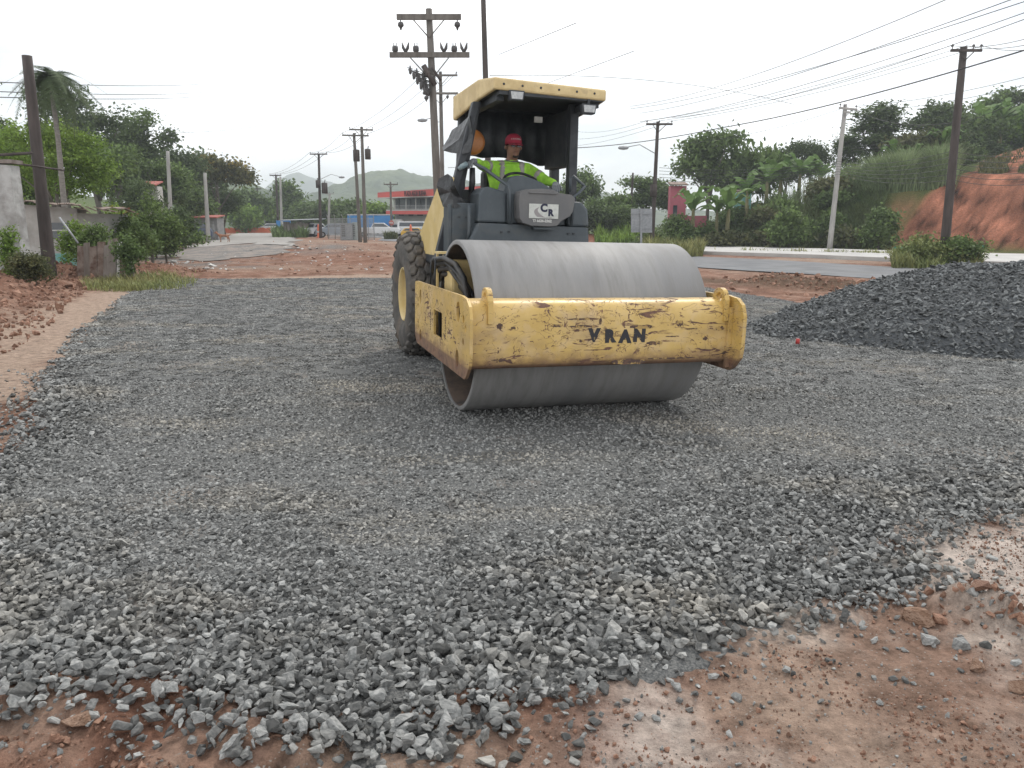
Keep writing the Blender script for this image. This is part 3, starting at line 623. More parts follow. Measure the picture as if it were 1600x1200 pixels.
# wheels
def wheel(xo, side):
    w = bpy.data.objects.new('wheel', None); COL.objects.link(w); w.parent = roller; w.location = (xo, 3.10, .785)
    Rr = .77; mb = MB(); Wd = .58
    prof = [(.06, .33), (.02, .40), (.0, .50), (.005, .60), (.03, .68), (.075, .735), (.15, .752), (.29, .76), (.43, .752), (.505, .735), (.55, .68), (.575, .60), (.58, .50), (.56, .40), (.52, .33)]
    mb.lathe(prof, 72, 0); mb.build('tyre', M_rub, w)
    rim = MB(); rim.lathe([(.055, .345), (.04, .335), (.045, .32), (.10, .315), (.17, .30), (.20, .26), (.21, .16), (.19, .15), (.19, 0)], 48, 0)
    rim.lathe([(.525, .345), (.54, .335), (.535, .32), (.48, .315), (.3, .3)], 48, 0)
    rim.build('rim', M_yel, w)
    hb = MB(); hb.lathe([(.19, .13), (.12, .12), (.11, .10), (.11, 0)], 20, 0)
    for k in range(10): q = 2*PI*k/10; hb.lathe([(.17, .018), (.17, 0)], 6, 0, (0, .2*math.cos(q), .2*math.sin(q))); hb.box((.185, .2*math.cos(q), .2*math.sin(q)), (.03, .03, .03))
    hb.build('hub', M_dark, w)
    tb = MB()                                                     # diamond tread blocks
    for row, xc in enumerate((.06, .145, .24, .34, .435, .52)):
        nb = 26
        for k in range(nb):
            q = 2*PI*(k+.5*(row % 2))/nb; rad = (.725, .765, .772, .772, .765, .725)[row]
            n = Vector((0, math.cos(q), math.sin(q))); t = Vector((0, -math.sin(q), math.cos(q))); a = Vector((1, 0, 0))
            if row == 0: n = (n-a*.55).normalized(); a = n.cross(t).normalized()*-1
            if row == 5: n = (n+a*.55).normalized(); a = n.cross(t).normalized()*-1
            c = Vector((xc, 0, 0))+Vector((0, math.cos(q), math.sin(q)))*rad; vs = []
            for hh, e in ((-.02, 1.12), (.016, 1.0), (.024, .72)):
                for da, dt in ((-.056, 0), (-.026, .06), (.03, .064), (.056, 0), (.026, -.06), (-.03, -.064)): vs.append(c+a*da*e+t*dt*e+n*hh)
            tb.add(vs, [(i+6*j, (i+1) % 6+6*j, (i+1) % 6+6*j+6, i+6*j+6) for j in (0, 1) for i in range(6)]+[(12, 13, 14, 15, 16, 17)], False)
    o = tb.build('tread', M_rub, w)
    if side: w.rotation_euler = (0, 0, PI)
    return w
wheel(.0, 0); wheel(DX, 1)
mb = MB(); mb.tube([(.3, 3.1, .785), (1.8, 3.1, .785)], .14, 12); mb.build('axle', M_dark, roller)
# engine hood and rear bodywork
mb = MB(); hp = [(2.45, .75), (2.45, 1.62), (2.62, 1.70), (4.4, 1.45), (4.75, 1.25), (4.85, .75)]
mb.prism(hp, .66, 1.47, lambda a, b, t: (t, a, b)); mb.build('engine_hood', M_yel, roller, .05)
mb = MB()
for k in range(7): mb.bb(.70, 1.43, 4.80, 4.835, .80+k*.06, .83+k*.06)
mb.build('grille', M_dark, roller)
# sloping yellow side panel beside the platform
q = [PM(a, b, 0, .30) for a, b in ((655, 378), (690, 300), (700, 300), (700, 378))]
fend = MB(); poly = [(2.55, 1.30), (2.2, 1.42), (1.62, 1.86), (1.45, 1.86), (1.45, 1.20), (2.3, 1.1)]
fend.prism([(3.25, 1.36), (3.15, 1.44), (1.72, 2.16), (1.45, 2.16), (1.45, 1.30), (3.0, 1.28)], .22, .33, lambda a, b, t: (t, a, b)); fend.build('fender', M_yel, roller, .03)
fend = MB(); fend.prism([(3.25, 1.36), (3.15, 1.42), (2.2, 1.5), (1.6, 1.52), (1.6, 1.30), (3.0, 1.28)], 1.75, 1.86, lambda a, b, t: (t, a, b)); fend.build('fender', M_yel, roller, .03)
# platform
mb = MB(); mb.bb(.22, 1.86, 1.14, 2.7, 1.22, 1.34); mb.build('platform', M_dark, roller, .02)
mb = MB(); mb.bb(.20, .235, 1.2, 1.44, .95, 1.87); mb.bb(.235, .49, 1.2, 1.235, 1.2, 1.885); pan = mb.build('entry_panel', M_slate, roller, .008)
for px, pz in ((.31, 1.74), (.385, 1.74), (.30, 1.44), (.37, 1.44)):
    mb = MB(); mb.box((px, 1.197, pz), (.022, .012, .016)); mb.build('bolt', M_dark, pan)
# front bodywork (machine coordinates, front face about y = 1.0)
mb = MB(); lo = [(.36, 1.30), (.36, 1.46), (.47, 1.69), (1.70, 1.67), (1.72, 1.30)]
mb.prism(lo, 1.0, 1.35, lambda a, b, t: (a, t+.10*(b-1.3), b)); low = mb.build('lower_bonnet', M_slate, roller, .025)
for a, c in ((.72, 1.60), (.80, 1.605), (1.46, 1.60), (1.52, 1.60)):
    mb = MB(); mb.box((a, 1.02, c), (.022, .015, .014)); mb.build('bolt', M_dark, low)
mb = MB(); mb.prism([(.47, 1.695), (.50, 1.98), (.54, 2.04), (.60, 2.055), (.79, 2.01), (.79, 1.693)], 1.07, 1.50, lambda a, b, t: (a, t+.12*(b-1.7), b)); mb.build('left_console', M_slate, roller, .025)
mb = MB(); mb.prism([(.79, 1.69), (.79, 2.0), (1.46, 1.99), (1.46, 1.68)], 1.10, 1.5, lambda a, b, t: (a, t, b)); mb.build('centre_console', M_slate, roller, .02)
mb = MB(); mb.prism([(1.46, 1.675), (1.46, 1.90), (1.50, 1.94), (1.63, 1.93), (1.70, 1.85), (1.71, 1.672)], 1.05, 1.5, lambda a, b, t: (a, t+.1*(b-1.7), b)); mb.build('right_console', M_slate, roller, .03)
# dashboard cowl sloping down to the right
cp = [(.76, 1.98), (.80, 2.10), (.845, 2.165), (.93, 2.185), (1.05, 2.175), (1.20, 2.12), (1.36, 2.02), (1.44, 1.98)]
mb = MB(); mb.prism(cp, 1.12, 1.40, lambda a, b, t: (a, t+.25*(b-1.98), b)); mb.build('dashboard_cowl', M_slate, roller, .03)
# grey cover with the company plate
cv = [(PM(a, b, 1, .95).x, PM(a, b, 1, .95).z) for a, b in ((810, 305), (812, 299), (822, 296), (845, 295), (862, 297), (872, 302), (891, 305), (896, 311), (893, 330), (888, 338), (874, 346), (868, 353), (855, 354), (828, 353), (814, 348), (810, 341), (809, 320))]
mb = MB(); mb.prism(cv, .90, 1.09, lambda a, b, t: (a, t, b)); cov = mb.build('instrument_cover', M_cover, roller, .022)
p0, p1 = PM(826, 300, 1, .895), PM(870, 307, 1, .895); mb = MB(); mb.bb(p0.x, p1.x, .885, .902, p1.z+.02, p1.z+.035); mb.build('cover_lip', M_cover, cov, .006)
a = PM(827, 318, 1, .895); b2 = PM(872, 342, 1, .895)
mb = MB(); mb.bb(a.x, b2.x, .893, .899, b2.z, a.z); sg = mb.build('sign_plate', mat('plate_white', (.52, .53, .50), .5, col2=(.44, .45, .42), ns=20), cov)
M_navy = mat('navy_print', (.012, .014, .04), .5); M_gprt = mat('grey_print', (.26, .24, .24), .6)
wd = b2.x-a.x; hgt = a.z-b2.z
text('letter', 'C', hgt*.74, M_navy, sg, Matrix.Translation((a.x+wd*.50, .892, b2.z+hgt*.71)) @ FACE, .0006, .006)
text('letter', 'R', hgt*.62, M_navy, sg, Matrix.Translation((a.x+wd*.735, .892, b2.z+hgt*.39)) @ FACE, .0006, .006)
mb = MB()                                                         # the sweeping grey road mark
def bez(p, n=10): return [(p[0][0]*(1-t)**2+2*p[1][0]*t*(1-t)+p[2][0]*t*t, p[0][1]*(1-t)**2+2*p[1][1]*t*(1-t)+p[2][1]*t*t) for t in [k/n for k in range(n+1)]]
o1 = bez([(.36, .80), (.02, .55), (.28, .10)])+bez([(.52, .10), (.16, .50), (.36, .80)])
mb.prism([(a.x+wd*q0, b2.z+hgt*q1) for q0, q1 in o1[:-1]], .8915, .8925, lambda x, y, t: (x, t, y)); mb.build('road_mark', M_gprt, sg)
text('lettering', 'CONSTRUCTION', hgt*.10, M_gprt, sg, Matrix.Translation((a.x+wd*.60, .892, b2.z+hgt*.06)) @ FACE, .0004)
text('lettering', 'T/ 6626-2362', hgt*.26, M_wht, cov, Matrix.Translation((a.x+wd*.46, .8985, b2.z-hgt*.18)) @ FACE, .0006, .002)
mb = MB(); p0, p1 = PM(834, 354, 1, .95), PM(865, 359, 1, .95); mb.bb(p0.x, p1.x, .93, 1.0, p1.z, p1.z+.02); mb.build('cover_latch', M_slate, cov)
# handrails
def rail(pix, Ys, rad=.018, m=M_slate):
    mb = MB(); mb.tube([PM(a, b, 1, y) for (a, b), y in zip(pix, Ys)], rad, 8); return mb.build('handrail', m, roller)
rail([(742, 256), (758, 264), (778, 279), (794, 290), (797, 300), (797, 350)], [1.25, 1.2, 1.12, 1.05, 1.02, 1.02])
rail([(891, 300), (891, 279), (896, 275), (907, 285), (914, 291), (904, 302), (896, 308), (893, 352)], [1.12, 1.12, 1.12, 1.1, 1.06, 1.02, 1.0, 1.0], .016)
rail([(733, 320), (733, 362), (731, 376)], [1.12, 1.1, 1.1], .018)
# ROPS posts, canopy
def post(name, x, y, z0, z1, wx=.09, wy=.11, lean=0):
    mb = MB(); mb.add([(x-wx/2, y-wy/2, z0), (x+wx/2, y-wy/2, z0), (x+wx/2, y+wy/2, z0), (x-wx/2, y+wy/2, z0), (x-wx/2+lean, y-wy/2, z1), (x+wx/2+lean, y-wy/2, z1), (x+wx/2+lean, y+wy/2, z1), (x-wx/2+lean, y+wy/2, z1)],
                      [(0, 1, 2, 3), (4, 5, 6, 7), (0, 1, 5, 4), (1, 2, 6, 5), (2, 3, 7, 6), (3, 0, 4, 7)]); return mb.build(name, M_dark, roller, .008)
post('canopy_post', .15, 1.50, 1.3, 2.93, .075, .10, .40); post('canopy_post', .27, 1.62, 1.3, 2.95, .07, .09, .33); post('canopy_post', 1.72, 1.62, 1.3, 3.0, .10, .10, -.02); post('canopy_post', 1.84, 2.45, 1.3, 3.0, .1, .1, -.05)
post('canopy_post', .60, 2.45, 1.3, 3.0, .1, .1, .05)
ct = [(.60, .98, 3.10), (1.81, .98, 3.065), (1.86, 1.5, 3.12), (1.86, 2.55, 3.10), (.55, 2.55, 3.14), (.57, 1.5, 3.16)]
cb = [(.60, .98, 2.985), (1.81, .98, 2.955), (1.86, 1.5, 2.92), (1.86, 2.55, 2.84), (.55, 2.55, 2.87), (.57, 1.5, 2.955)]
mb = MB(); n = 6
inner = [(x+(.03 if x < 1.2 else -.03), y+(.03 if y < 1.2 else -.03 if y > 2 else 0), z) for x, y, z in cb]; inn2 = [(x, y, 3.03) for x, y, z in inner]
mb.add(ct+cb+inner, [(0, 1, 2, 3, 4, 5)]+[(i, (i+1) % 6, (i+1) % 6+6, i+6) for i in range(6)]+[(i+6, (i+1) % 6+6, (i+1) % 6+12, i+12) for i in range(6)])
can = mb.build('canopy', M_can, roller, .02)
mb = MB(); mb.add(inner+inn2, [(i, (i+1) % 6, (i+1) % 6+6, i+6) for i in range(6)]+[(6, 7, 8, 9, 10, 11)]); mb.build('canopy_lining', M_dark, can)
for k in range(6):
    mb = MB(); x = .70+k*.195; mb.lathe([(-.004, .0), (-.004, .012), (.004, .012)], 8, 1, (x, .98, 3.03-.025*k/6+.01)); mb.build('rivet', M_dark, can)
mb = MB(); mb.bb(.66, 1.78, 1.0, 1.12, 2.945, 2.98); mb.bb(.66, .74, 1.1, 2.5, 2.90, 2.97); mb.bb(1.70, 1.78, 1.1, 2.5, 2.90, 2.97); mb.build('canopy_frame', M_dark, can)
# dark curtain across the back of the canopy, lower edge uneven
mb = MB(); nx = 24; cvv = []
for k in range(nx+1):
    x = .64+(1.84-.64)*k/nx; zb = 2.46+.008*math.sin(k*.9)-.06*sstep(12, 20, k)
    yy = 2.40+.03*math.sin(k*1.7)
    cvv += [(x, yy, 2.98), (x, yy-.02, 2.7), (x, yy, float(zb)), (x, yy+.02, float(zb)), (x, yy+.02, 2.98)]
mb.add(cvv, [(k*5+i, k*5+(i+1) % 5, k*5+5+(i+1) % 5, k*5+5+i) for k in range(nx) for i in range(5)], True); mb.build('rear_curtain', M_dark, roller)
mb = MB(); mb.bb(1.66, 1.80, 1.7, 2.4, 2.35, 2.95); mb.build('side_curtain', M_dark, roller, .01)
mb = MB(); mb.bb(.46, 1.8, 2.36, 2.42, 1.95, 2.08); mb.build('rear_rail', M_dark, roller, .01)
mb = MB(); mb.bb(.50, 1.80, 2.3, 2.42, 1.34, 1.96); mb.build('rear_wall', M_dark, roller, .02)
for a, b3 in ((808, 149), (921, 170)):                            # work lamps under the front edge
    p = PM(a, b3, 1, .97); mb = MB(); mb.prism([(-.085, .05), (.085, .05), (.07, -.05), (-.07, -.05)], 0, .09, lambda x, y, t: (p.x+x, p.y+t, p.z+y)); lp = mb.build('work_lamp', M_dark, roller, .012)
    mb = MB(); mb.prism([(-.066, .034), (.066, .034), (.055, -.034), (-.055, -.034)], -.006, .004, lambda x, y, t: (p.x+x, p.y+t, p.z+y)); mb.build('lens', M_glass, lp)
    mb = MB(); mb.bb(p.x-.012, p.x+.012, p.y+.02, p.y+.06, p.z+.045, p.z+.10); mb.build('lamp_bracket', M_dark, lp)
p = PM(841, 187, 1, 1.8); mb = MB(); mb.box(p, (.09, .03, .06)); mb.build('label_plate', M_wht, roller)
p = PM(739, 222, 1, 1.9); mb = MB(); mb.lathe([(-.03, 0), (-.03, .10), (-.01, .135), (.03, .14), (.03, 0)], 32, 1, p); bc = mb.build('amber_lamp', M_orng, roller)
# seat, wheel, levers
mb = MB(); mb.bb(.82, 1.34, 1.72, 2.2, 1.66, 1.80); mb.build('seat', M_black, roller, .04)
mb = MB(); mb.bb(.82, 1.34, 2.16, 2.30, 1.74, 2.30); mb.build('seat_back', M_black, roller, .05)
mb = MB(); mb.bb(.80, 1.36, 1.8, 2.2, 1.34, 1.66); mb.build('seat_base', M_dark, roller, .03)
mb = MB(); mb.bb(.70, .78, 1.75, 2.2, 1.92, 1.99); mb.bb(.72, .76, 2.1, 2.16, 1.7, 1.93); mb.build('armrest', M_black, roller, .02)
mb = MB(); mb.tube([(1.07+.2*math.cos(t), 1.48+.14*math.sin(t), 2.12+.12*math.sin(t)) for t in [2*PI*k/28 for k in range(29)]], .014, 8, cap=False); mb.tube([(1.07, 1.48, 2.12), (1.07, 1.36, 1.95)], .025); mb.build('steering_wheel', M_black, roller)
mb = MB(); p = PM(738, 252, 1, 1.5); q2 = PM(738, 340, 1, 1.45)
mb.tube([PM(736, 300, 1, 1.5), PM(735, 330, 1, 1.45), PM(730, 352, 1, 1.4)], .028); mb.tube([PM(738, 262, 1, 1.5), PM(738, 285, 1, 1.5), PM(736, 300, 1, 1.5)], [.03, .035, .03]); mb.build('lever', M_black, roller)
mb = MB(); mb.box(PM(752, 318, 1, 1.6), (.18, .25, .04), Euler((.3, .1, 0)).to_matrix()); mb.box(PM(755, 311, 1, 1.6), (.10, .12, .03)); mb.build('control_box', M_wht, roller, .008)
mb = MB(); mb.box(PM(757, 325, 1, 1.55), (.26, .3, .22)); mb.build('side_console', M_dark, roller, .03)
# plastic bags tied round the posts: draped sheets
def drape(name, pts, Y, label, seed, thick=.01):
    rr = random.Random(seed); base = [PM(a, b, 1, Y+dy) for a, b, dy in pts]; c = sum(base, Vector())/len(base)
    bm = bmesh.new(); vsb = [bm.verts.new(p) for p in base]; vc = bm.verts.new(c+Vector((0, -.07, 0)))
    for i in range(len(base)): bm.faces.new((vsb[i], vsb[(i+1) % len(base)], vc))
    bmesh.ops.subdivide_edges(bm, edges=bm.edges, cuts=5, use_grid_fill=True)
    for v in bm.verts:
        d = mnoise.noise(Vector((v.co.x*9+v.co.z*4, seed, v.co.z*5-v.co.x*6)))*.045+mnoise.noise(v.co*16+Vector((seed, 0, 0)))*.010; v.co.y += d; v.co.x += d*.35
    me = bpy.data.meshes.new(name); bm.to_mesh(me); bm.free(); me.materials.append(M_tarp)
    o = link_mesh(name, me); o.parent = None; o.matrix_world = MR
    s = o.modifiers.new('thickness', 'SOLIDIFY'); s.thickness = thick
    tag(o, label, 'plastic bag'); return o
drape('plastic_sheet', [(734, 181, .1), (724, 190, .3), (706, 203, .5), (701, 215, .5), (691, 230, .5), (692, 235, .4), (703, 238, .3), (722, 241, .1), (735, 238, 0), (739, 215, 0)], 1.35, 'black plastic sheet hanging like a sail under the left edge of the roller canopy', 3)
drape('plastic_bag', [(686, 279, .2), (700, 272, .1), (706, 276, 0), (714, 296, 0), (724, 316, 0), (729, 322, 0), (710, 325, 0), (693, 323, .1), (687, 305, .2), (683, 290, .2)], 1.22, 'crumpled black plastic bag tied low on the left post of the roller', 8)
# ================================================================== the operator
M_hiv = mat('lime_shirt', (.36, .68, .07), .85, col2=(.27, .55, .05), ns=9, bump=1, bs=11)
M_skin = mat('skin', (.20, .105, .07), .55, col2=(.26, .14, .095), ns=7)
M_navyt = mat('dark_trousers', (.02, .022, .03), .85, col2=(.03, .032, .04), ns=6)
M_refl = mat('grey_reflective_tape', (.36, .33, .31), .5, col2=(.28, .26, .25), ns=12)
M_cap = mat('red_cap', (.24, .012, .03), .75, col2=(.30, .02, .045), ns=8)
M_glove = mat('grey_work_glove', (.13, .14, .15), .8, col2=(.2, .21, .22), ns=14, bump=.3)
M_lens = mat('dark_lens', (.008, .008, .01), .15, spec=.8)
J = dict(pelvis=(1.06, 2.00, 1.88, .175), belly=(1.06, 1.97, 2.05, .175), chest=(1.07, 1.94, 2.22, .18), neckb=(1.08, 1.90, 2.37, .075), neck=(1.085, 1.875, 2.42, .062), head=(1.09, 1.855, 2.50, .085), crown=(1.09, 1.865, 2.585, .092),
         rsh=(.865, 1.93, 2.315, .085), rel=(.70, 1.76, 2.31, .058), rwr=(.575, 1.52, 2.335, .040), lsh=(1.29, 1.90, 2.30, .085), lel=(1.43, 1.66, 2.17, .058), lwr=(1.44, 1.42, 2.135, .040),
         rhp=(.96, 1.96, 1.86, .11), rkn=(.90, 1.56, 1.90, .075), ran=(.88, 1.46, 1.48, .05), rft=(.87, 1.32, 1.41, .045), lhp=(1.16, 1.96, 1.86, .11), lkn=(1.24, 1.56, 1.90, .075), lan=(1.26, 1.46, 1.48, .05), lft=(1.27, 1.32, 1.41, .045))
E_ = [('pelvis', 'belly'), ('belly', 'chest'), ('chest', 'neckb'), ('neckb', 'neck'), ('neck', 'head'), ('head', 'crown'), ('chest', 'rsh'), ('rsh', 'rel'), ('rel', 'rwr'), ('chest', 'lsh'), ('lsh', 'lel'), ('lel', 'lwr'),
      ('pelvis', 'rhp'), ('rhp', 'rkn'), ('rkn', 'ran'), ('ran', 'rft'), ('pelvis', 'lhp'), ('lhp', 'lkn'), ('lkn', 'lan'), ('lan', 'lft')]
def skin_body(name, J, E_, root, sub=2):
    me = bpy.data.meshes.new(name); ks = list(J); me.from_pydata([J[k][:3] for k in ks], [(ks.index(a), ks.index(b)) for a, b in E_], [])
    o = bpy.data.objects.new(name, me); COL.objects.link(o)
    o.modifiers.new('skin', 'SKIN'); sv = me.skin_vertices[0].data
    for i, k in enumerate(ks):
        rr = J[k][3]; sv[i].radius = (rr, rr) if not hasattr(rr, '__len__') else rr; sv[i].use_root = (k == root)
    sb = o.modifiers.new('sub', 'SUBSURF'); sb.levels = sub; sb.render_levels = sub
    dg = bpy.context.evaluated_depsgraph_get(); dg.update(); ev = o.evaluated_get(dg); nm = bpy.data.meshes.new_from_object(ev)
    bpy.data.objects.remove(o); return nm
bm_me = skin_body('body', J, E_, 'pelvis', 3)
HD = Vector((1.09, 1.855, 2.515))
for v in bm_me.vertices:                                          # a face: brow, nose, lips, chin; a squarer chest
    c = v.co
    if c.z > 2.405 and abs(c.x-HD.x) < .15 and abs(c.y-HD.y) < .16:
        d = c-HD; c.x = HD.x+d.x*.93; c.y = HD.y+d.y*1.12
        f = max(0, -d.y/.09) if d.y < 0 else 0
        if f > .4:
            nx = math.exp(-(d.x/.016)**2); nz = math.exp(-((d.z-.005)/.022)**2); c.y -= .026*nx*nz
            c.y += .010*math.exp(-((abs(d.x)-.034)/.018)**2)*math.exp(-((d.z-.028)/.014)**2)
            c.y -= .007*math.exp(-(d.x/.03)**2)*math.exp(-((d.z+.035)/.012)**2); c.y -= .012*math.exp(-(d.x/.03)**2)*math.exp(-((d.z+.075)/.018)**2)
    elif 1.86 < c.z < 2.36 and .84 < c.x < 1.30: c.y = 1.96+(c.y-1.96)*.80
me = bm_me; me.materials.clear()
for m in (M_hiv, M_skin, M_navyt, M_glove): me.materials.append(m)
for p in me.polygons:
    c = p.center; p.use_smooth = True
    k = 0
    if c.z > 2.392 and abs(c.x-1.085) < .17: k = 1
    elif c.z < 1.90 and (c.y < 1.88 or c.z < 1.84): k = 2
    p.material_index = k
person = link_mesh('person', me); person.matrix_world = MR
tag(person, 'man in lime long-sleeved safety shirt, red cap and sunglasses seated at the roller controls', 'person')
def shell(name, pick, m, off=.004):
    vid = {}; vs = []; fs = []
    for p in me.polygons:
        if pick(p.center, p.normal):
            f = []
            for i in p.vertices:
                if i not in vid: vid[i] = len(vs); vs.append(me.vertices[i].co+me.vertices[i].normal*off)
                f.append(vid[i])
            fs.append(f)
    mb = MB(); mb.add(vs, fs, True); o = mb.build(name, m, person); s = o.modifiers.new('thickness', 'SOLIDIFY'); s.thickness = .003; s.offset = -1; return o
shell('shoulder_tape', lambda c, n: abs(c.x-.965) < .026 and 2.03 < c.z < 2.40, M_refl)
shell('shoulder_tape', lambda c, n: abs(c.x-1.20) < .026 and 2.03 < c.z < 2.40, M_refl)
shell('waist_tape', lambda c, n: 2.00 < c.z < 2.045 and .8 < c.x < 1.35, M_refl)
sl = Vector(J['rsh'][:3]).lerp(Vector(J['rel'][:3]), .55); dr = (Vector(J['rel'][:3])-Vector(J['rsh'][:3])).normalized()
shell('sleeve_tape', lambda c, n: abs((c-sl).dot(dr)) < .025 and (c-sl).length < .12, M_refl)
sl2 = Vector(J['lsh'][:3]).lerp(Vector(J['lel'][:3]), .6); dr2 = (Vector(J['lel'][:3])-Vector(J['lsh'][:3])).normalized()
shell('sleeve_tape', lambda c, n: abs((c-sl2).dot(dr2)) < .025 and (c-sl2).length < .12, M_refl)
mb = MB(); mb.tube([(1.085+.068*math.cos(q), 1.895+.062*math.sin(q), 2.392+.012*math.sin(q)) for q in [2*PI*k/20 for k in range(21)]], .011, 6, cap=False); mb.build('collar', mat('grey_collar', (.12, .12, .12), .8), person)
# cap: crown, peak, button and the pale stitched lettering
hc = Vector((1.09, 1.862, 2.575))
mb = MB(); n = 24; prof = [(-.012, 1.0), (.02, 1.01), (.055, .95), (.085, .75), (.103, .45), (.108, .02)]
vs = [(hc.x+.093*r_*math.cos(2*PI*k/n), hc.y+.108*r_*math.sin(2*PI*k/n), hc.z+z) for z, r_ in prof for k in range(n)]
mb.add(vs, [(i*n+k, i*n+(k+1) % n, (i+1)*n+(k+1) % n, (i+1)*n+k) for i in range(len(prof)-1) for k in range(n)], True); cap = mb.build('cap', M_cap, person)
cap.modifiers.new('t', 'SOLIDIFY').thickness = .004
mb = MB(); ring = [(-.078, -.060), (-.080, -.11), (-.055, -.155), (0, -.172), (.055, -.155), (.080, -.11), (.078, -.060), (.03, -.098), (-.03, -.098)]
mb.prism(ring, -.004, .003, lambda a, b, t: (hc.x+a, hc.y+b, hc.z-.008+t-.35*(-.06-b)*.5+.004-abs(a)*.12)); mb.build('peak', M_cap, cap)
for k, ch in enumerate('PANAMA'):
    q = (k-2.5)*.22; text('letter', ch, .024, M_wht, cap, Matrix.Translation((hc.x+.0945*math.sin(q), hc.y-.1105*math.cos(q), hc.z+.040-.012*(q*q))) @ Matrix.Rotation(q, 4, 'Z') @ FACE, .0005)
for sx in (-1, 1):
    mb = MB(); mb.prism([(-.026, .014), (.026, .016), (.029, 0), (.018, -.017), (-.016, -.017), (-.028, 0)], 0, .006, lambda a, b, t: (HD.x+sx*.033+a*sx, HD.y-.112-t+abs(a+.033)*.25*0+.012, HD.z+.030+b)); mb.build('sunglass_lens', M_lens, person, .002)
mb = MB(); mb.tube([(HD.x-.088, HD.y-.01, HD.z+.035), (HD.x-.066, HD.y-.10, HD.z+.042), (HD.x, HD.y-.118, HD.z+.042), (HD.x+.066, HD.y-.10, HD.z+.042), (HD.x+.088, HD.y-.01, HD.z+.035)], .0045, 6); mb.build('sunglass_frame', M_lens, person)
for sx in (-1, 1):
    mb = MB(); mb.lathe([(-.012, .0), (-.010, .019), (0, .024), (.008, .016), (.010, 0)], 12, 0, (HD.x+sx*.088, HD.y+.005, HD.z+.015)); mb.build('ear', M_skin, person)
mb = MB(); mb.tube([(HD.x-.02, HD.y-.098, HD.z-.035), (HD.x, HD.y-.102, HD.z-.036), (HD.x+.02, HD.y-.098, HD.z-.035)], .004, 6); mb.build('lips', mat('lips', (.15, .055, .045), .5), person)
mb = MB(); mb.tube([(HD.x-.03, HD.y-.085, HD.z-.085), (HD.x, HD.y-.098, HD.z-.095), (HD.x+.03, HD.y-.085, HD.z-.085)], .012, 8); mb.build('beard', mat('beard', (.03, .025, .022), .9), person)
# gloves: palm, four curled fingers of different lengths, and a thumb from the side
def glove(w, fwd, down, side):
    w = Vector(w); fwd = Vector(fwd).normalized(); down = Vector(down).normalized(); side = Vector(side).normalized()
    g = {'w': (*w, .036), 'p': (*(w+fwd*.05), .038), 'p2': (*(w+fwd*.085), .034)}; e = [('w', 'p'), ('p', 'p2')]
    for i, (of, ln) in enumerate(((-.032, .85), (-.011, 1.0), (.011, .95), (.032, .75))):
        a = w+fwd*.10+side*of; b2 = a+fwd*.035*ln+down*.015; c = b2+fwd*.012+down*.034*ln; d = c-fwd*.014+down*.022*ln
        for k, q in zip('abcd', (a, b2, c, d)): g['%s%d' % (k, i)] = (*q, .0115)
        e += [('p2', 'a%d' % i), ('a%d' % i, 'b%d' % i), ('b%d' % i, 'c%d' % i), ('c%d' % i, 'd%d' % i)]
    t0 = w+fwd*.04-side*.042+down*.01; t1 = t0+fwd*.03-side*.018+down*.022; t2 = t1+fwd*.022+side*.006+down*.02
    g['t0'] = (*t0, .015); g['t1'] = (*t1, .013); g['t2'] = (*t2, .011); e += [('p', 't0'), ('t0', 't1'), ('t1', 't2')]
    mm = skin_body('glove', g, e, 'p', 2); mm.materials.clear(); mm.materials.append(M_glove)
    for p in mm.polygons: p.use_smooth = True
    return link_mesh('glove', mm, person)
glove(J['rwr'][:3], (-.75, -.6, -.15), (0, -.15, -1), (.6, -.75, 0))
glove(J['lwr'][:3], (-.25, -.85, -.35), (0, -.3, -1), (-.9, .3, 0))
p = PM(724, 260, 1, 1.42); mb = MB(); mb.tube([p+Vector((-.05, 0, -.03)), p+Vector((-.01, 0, 0)), p+Vector((.04, 0, .03))], [.02, .03, .028], 10); o = mb.build('water_bottle', mat('blue_grey_plastic', (.10, .16, .19), .3, col2=(.25, .30, .3), ns=20), None); o.matrix_world = MR
tag(o, 'small blue-grey bottle held under the right glove of the roller operator', 'bottle')
# ================================================================== sheets: roads, pavement
def sheet(name, poly, m, dz, step=2.0, jit=0):
    if jit:
        q = []
        for i, (a, b) in enumerate(poly):
            c, d = poly[(i+1) % len(poly)]; n = max(2, int(math.hypot(c-a, d-b)/.6)); n = min(n, 60)
            for k in range(n): q.append((a+(c-a)*k/n+jit*random.uniform(-1, 1), b+(d-b)*k/n+jit*random.uniform(-1, 1)))
        poly = q
    xs = [p[0] for p in poly]; ys = [p[1] for p in poly]
    bm = bmesh.new(); bm.faces.new([bm.verts.new((x, y, 0)) for x, y in poly]); bmesh.ops.triangulate(bm, faces=bm.faces)
    for k in range(5):
        ed = [e for e in bm.edges if e.calc_length() > step*max(1, abs(e.verts[0].co.y)/25)]
        if not ed: break
        bmesh.ops.subdivide_edges(bm, edges=ed, cuts=1); bmesh.ops.triangulate(bm, faces=bm.faces)
    for v in bm.verts: v.co.z = float(ground_z(v.co.x, v.co.y) if jit else H(v.co.x, v.co.y))+dz
    bmesh.ops.recalc_face_normals(bm, faces=bm.faces); me = bpy.data.meshes.new(name); bm.to_mesh(me); bm.free(); me.materials.append(m)
    return tag(link_mesh(name, me), kind='structure')
def gp(lst): return [(G(a, b).x, G(a, b).y) for a, b in lst]
M_asph = mat('asphalt', (.12, .124, .132), .9, col2=(.165, .168, .175), ns=.8, col3=(.15, .145, .14), n3=.3, bump=.3, bs=30, coord='World')
M_conc = mat('pale_concrete', (.46, .45, .43), .85, col2=(.38, .37, .36), ns=.5, col3=(.30, .28, .26), n3=1.5, lo3=.6, hi3=.8, bump=.15, coord='World')
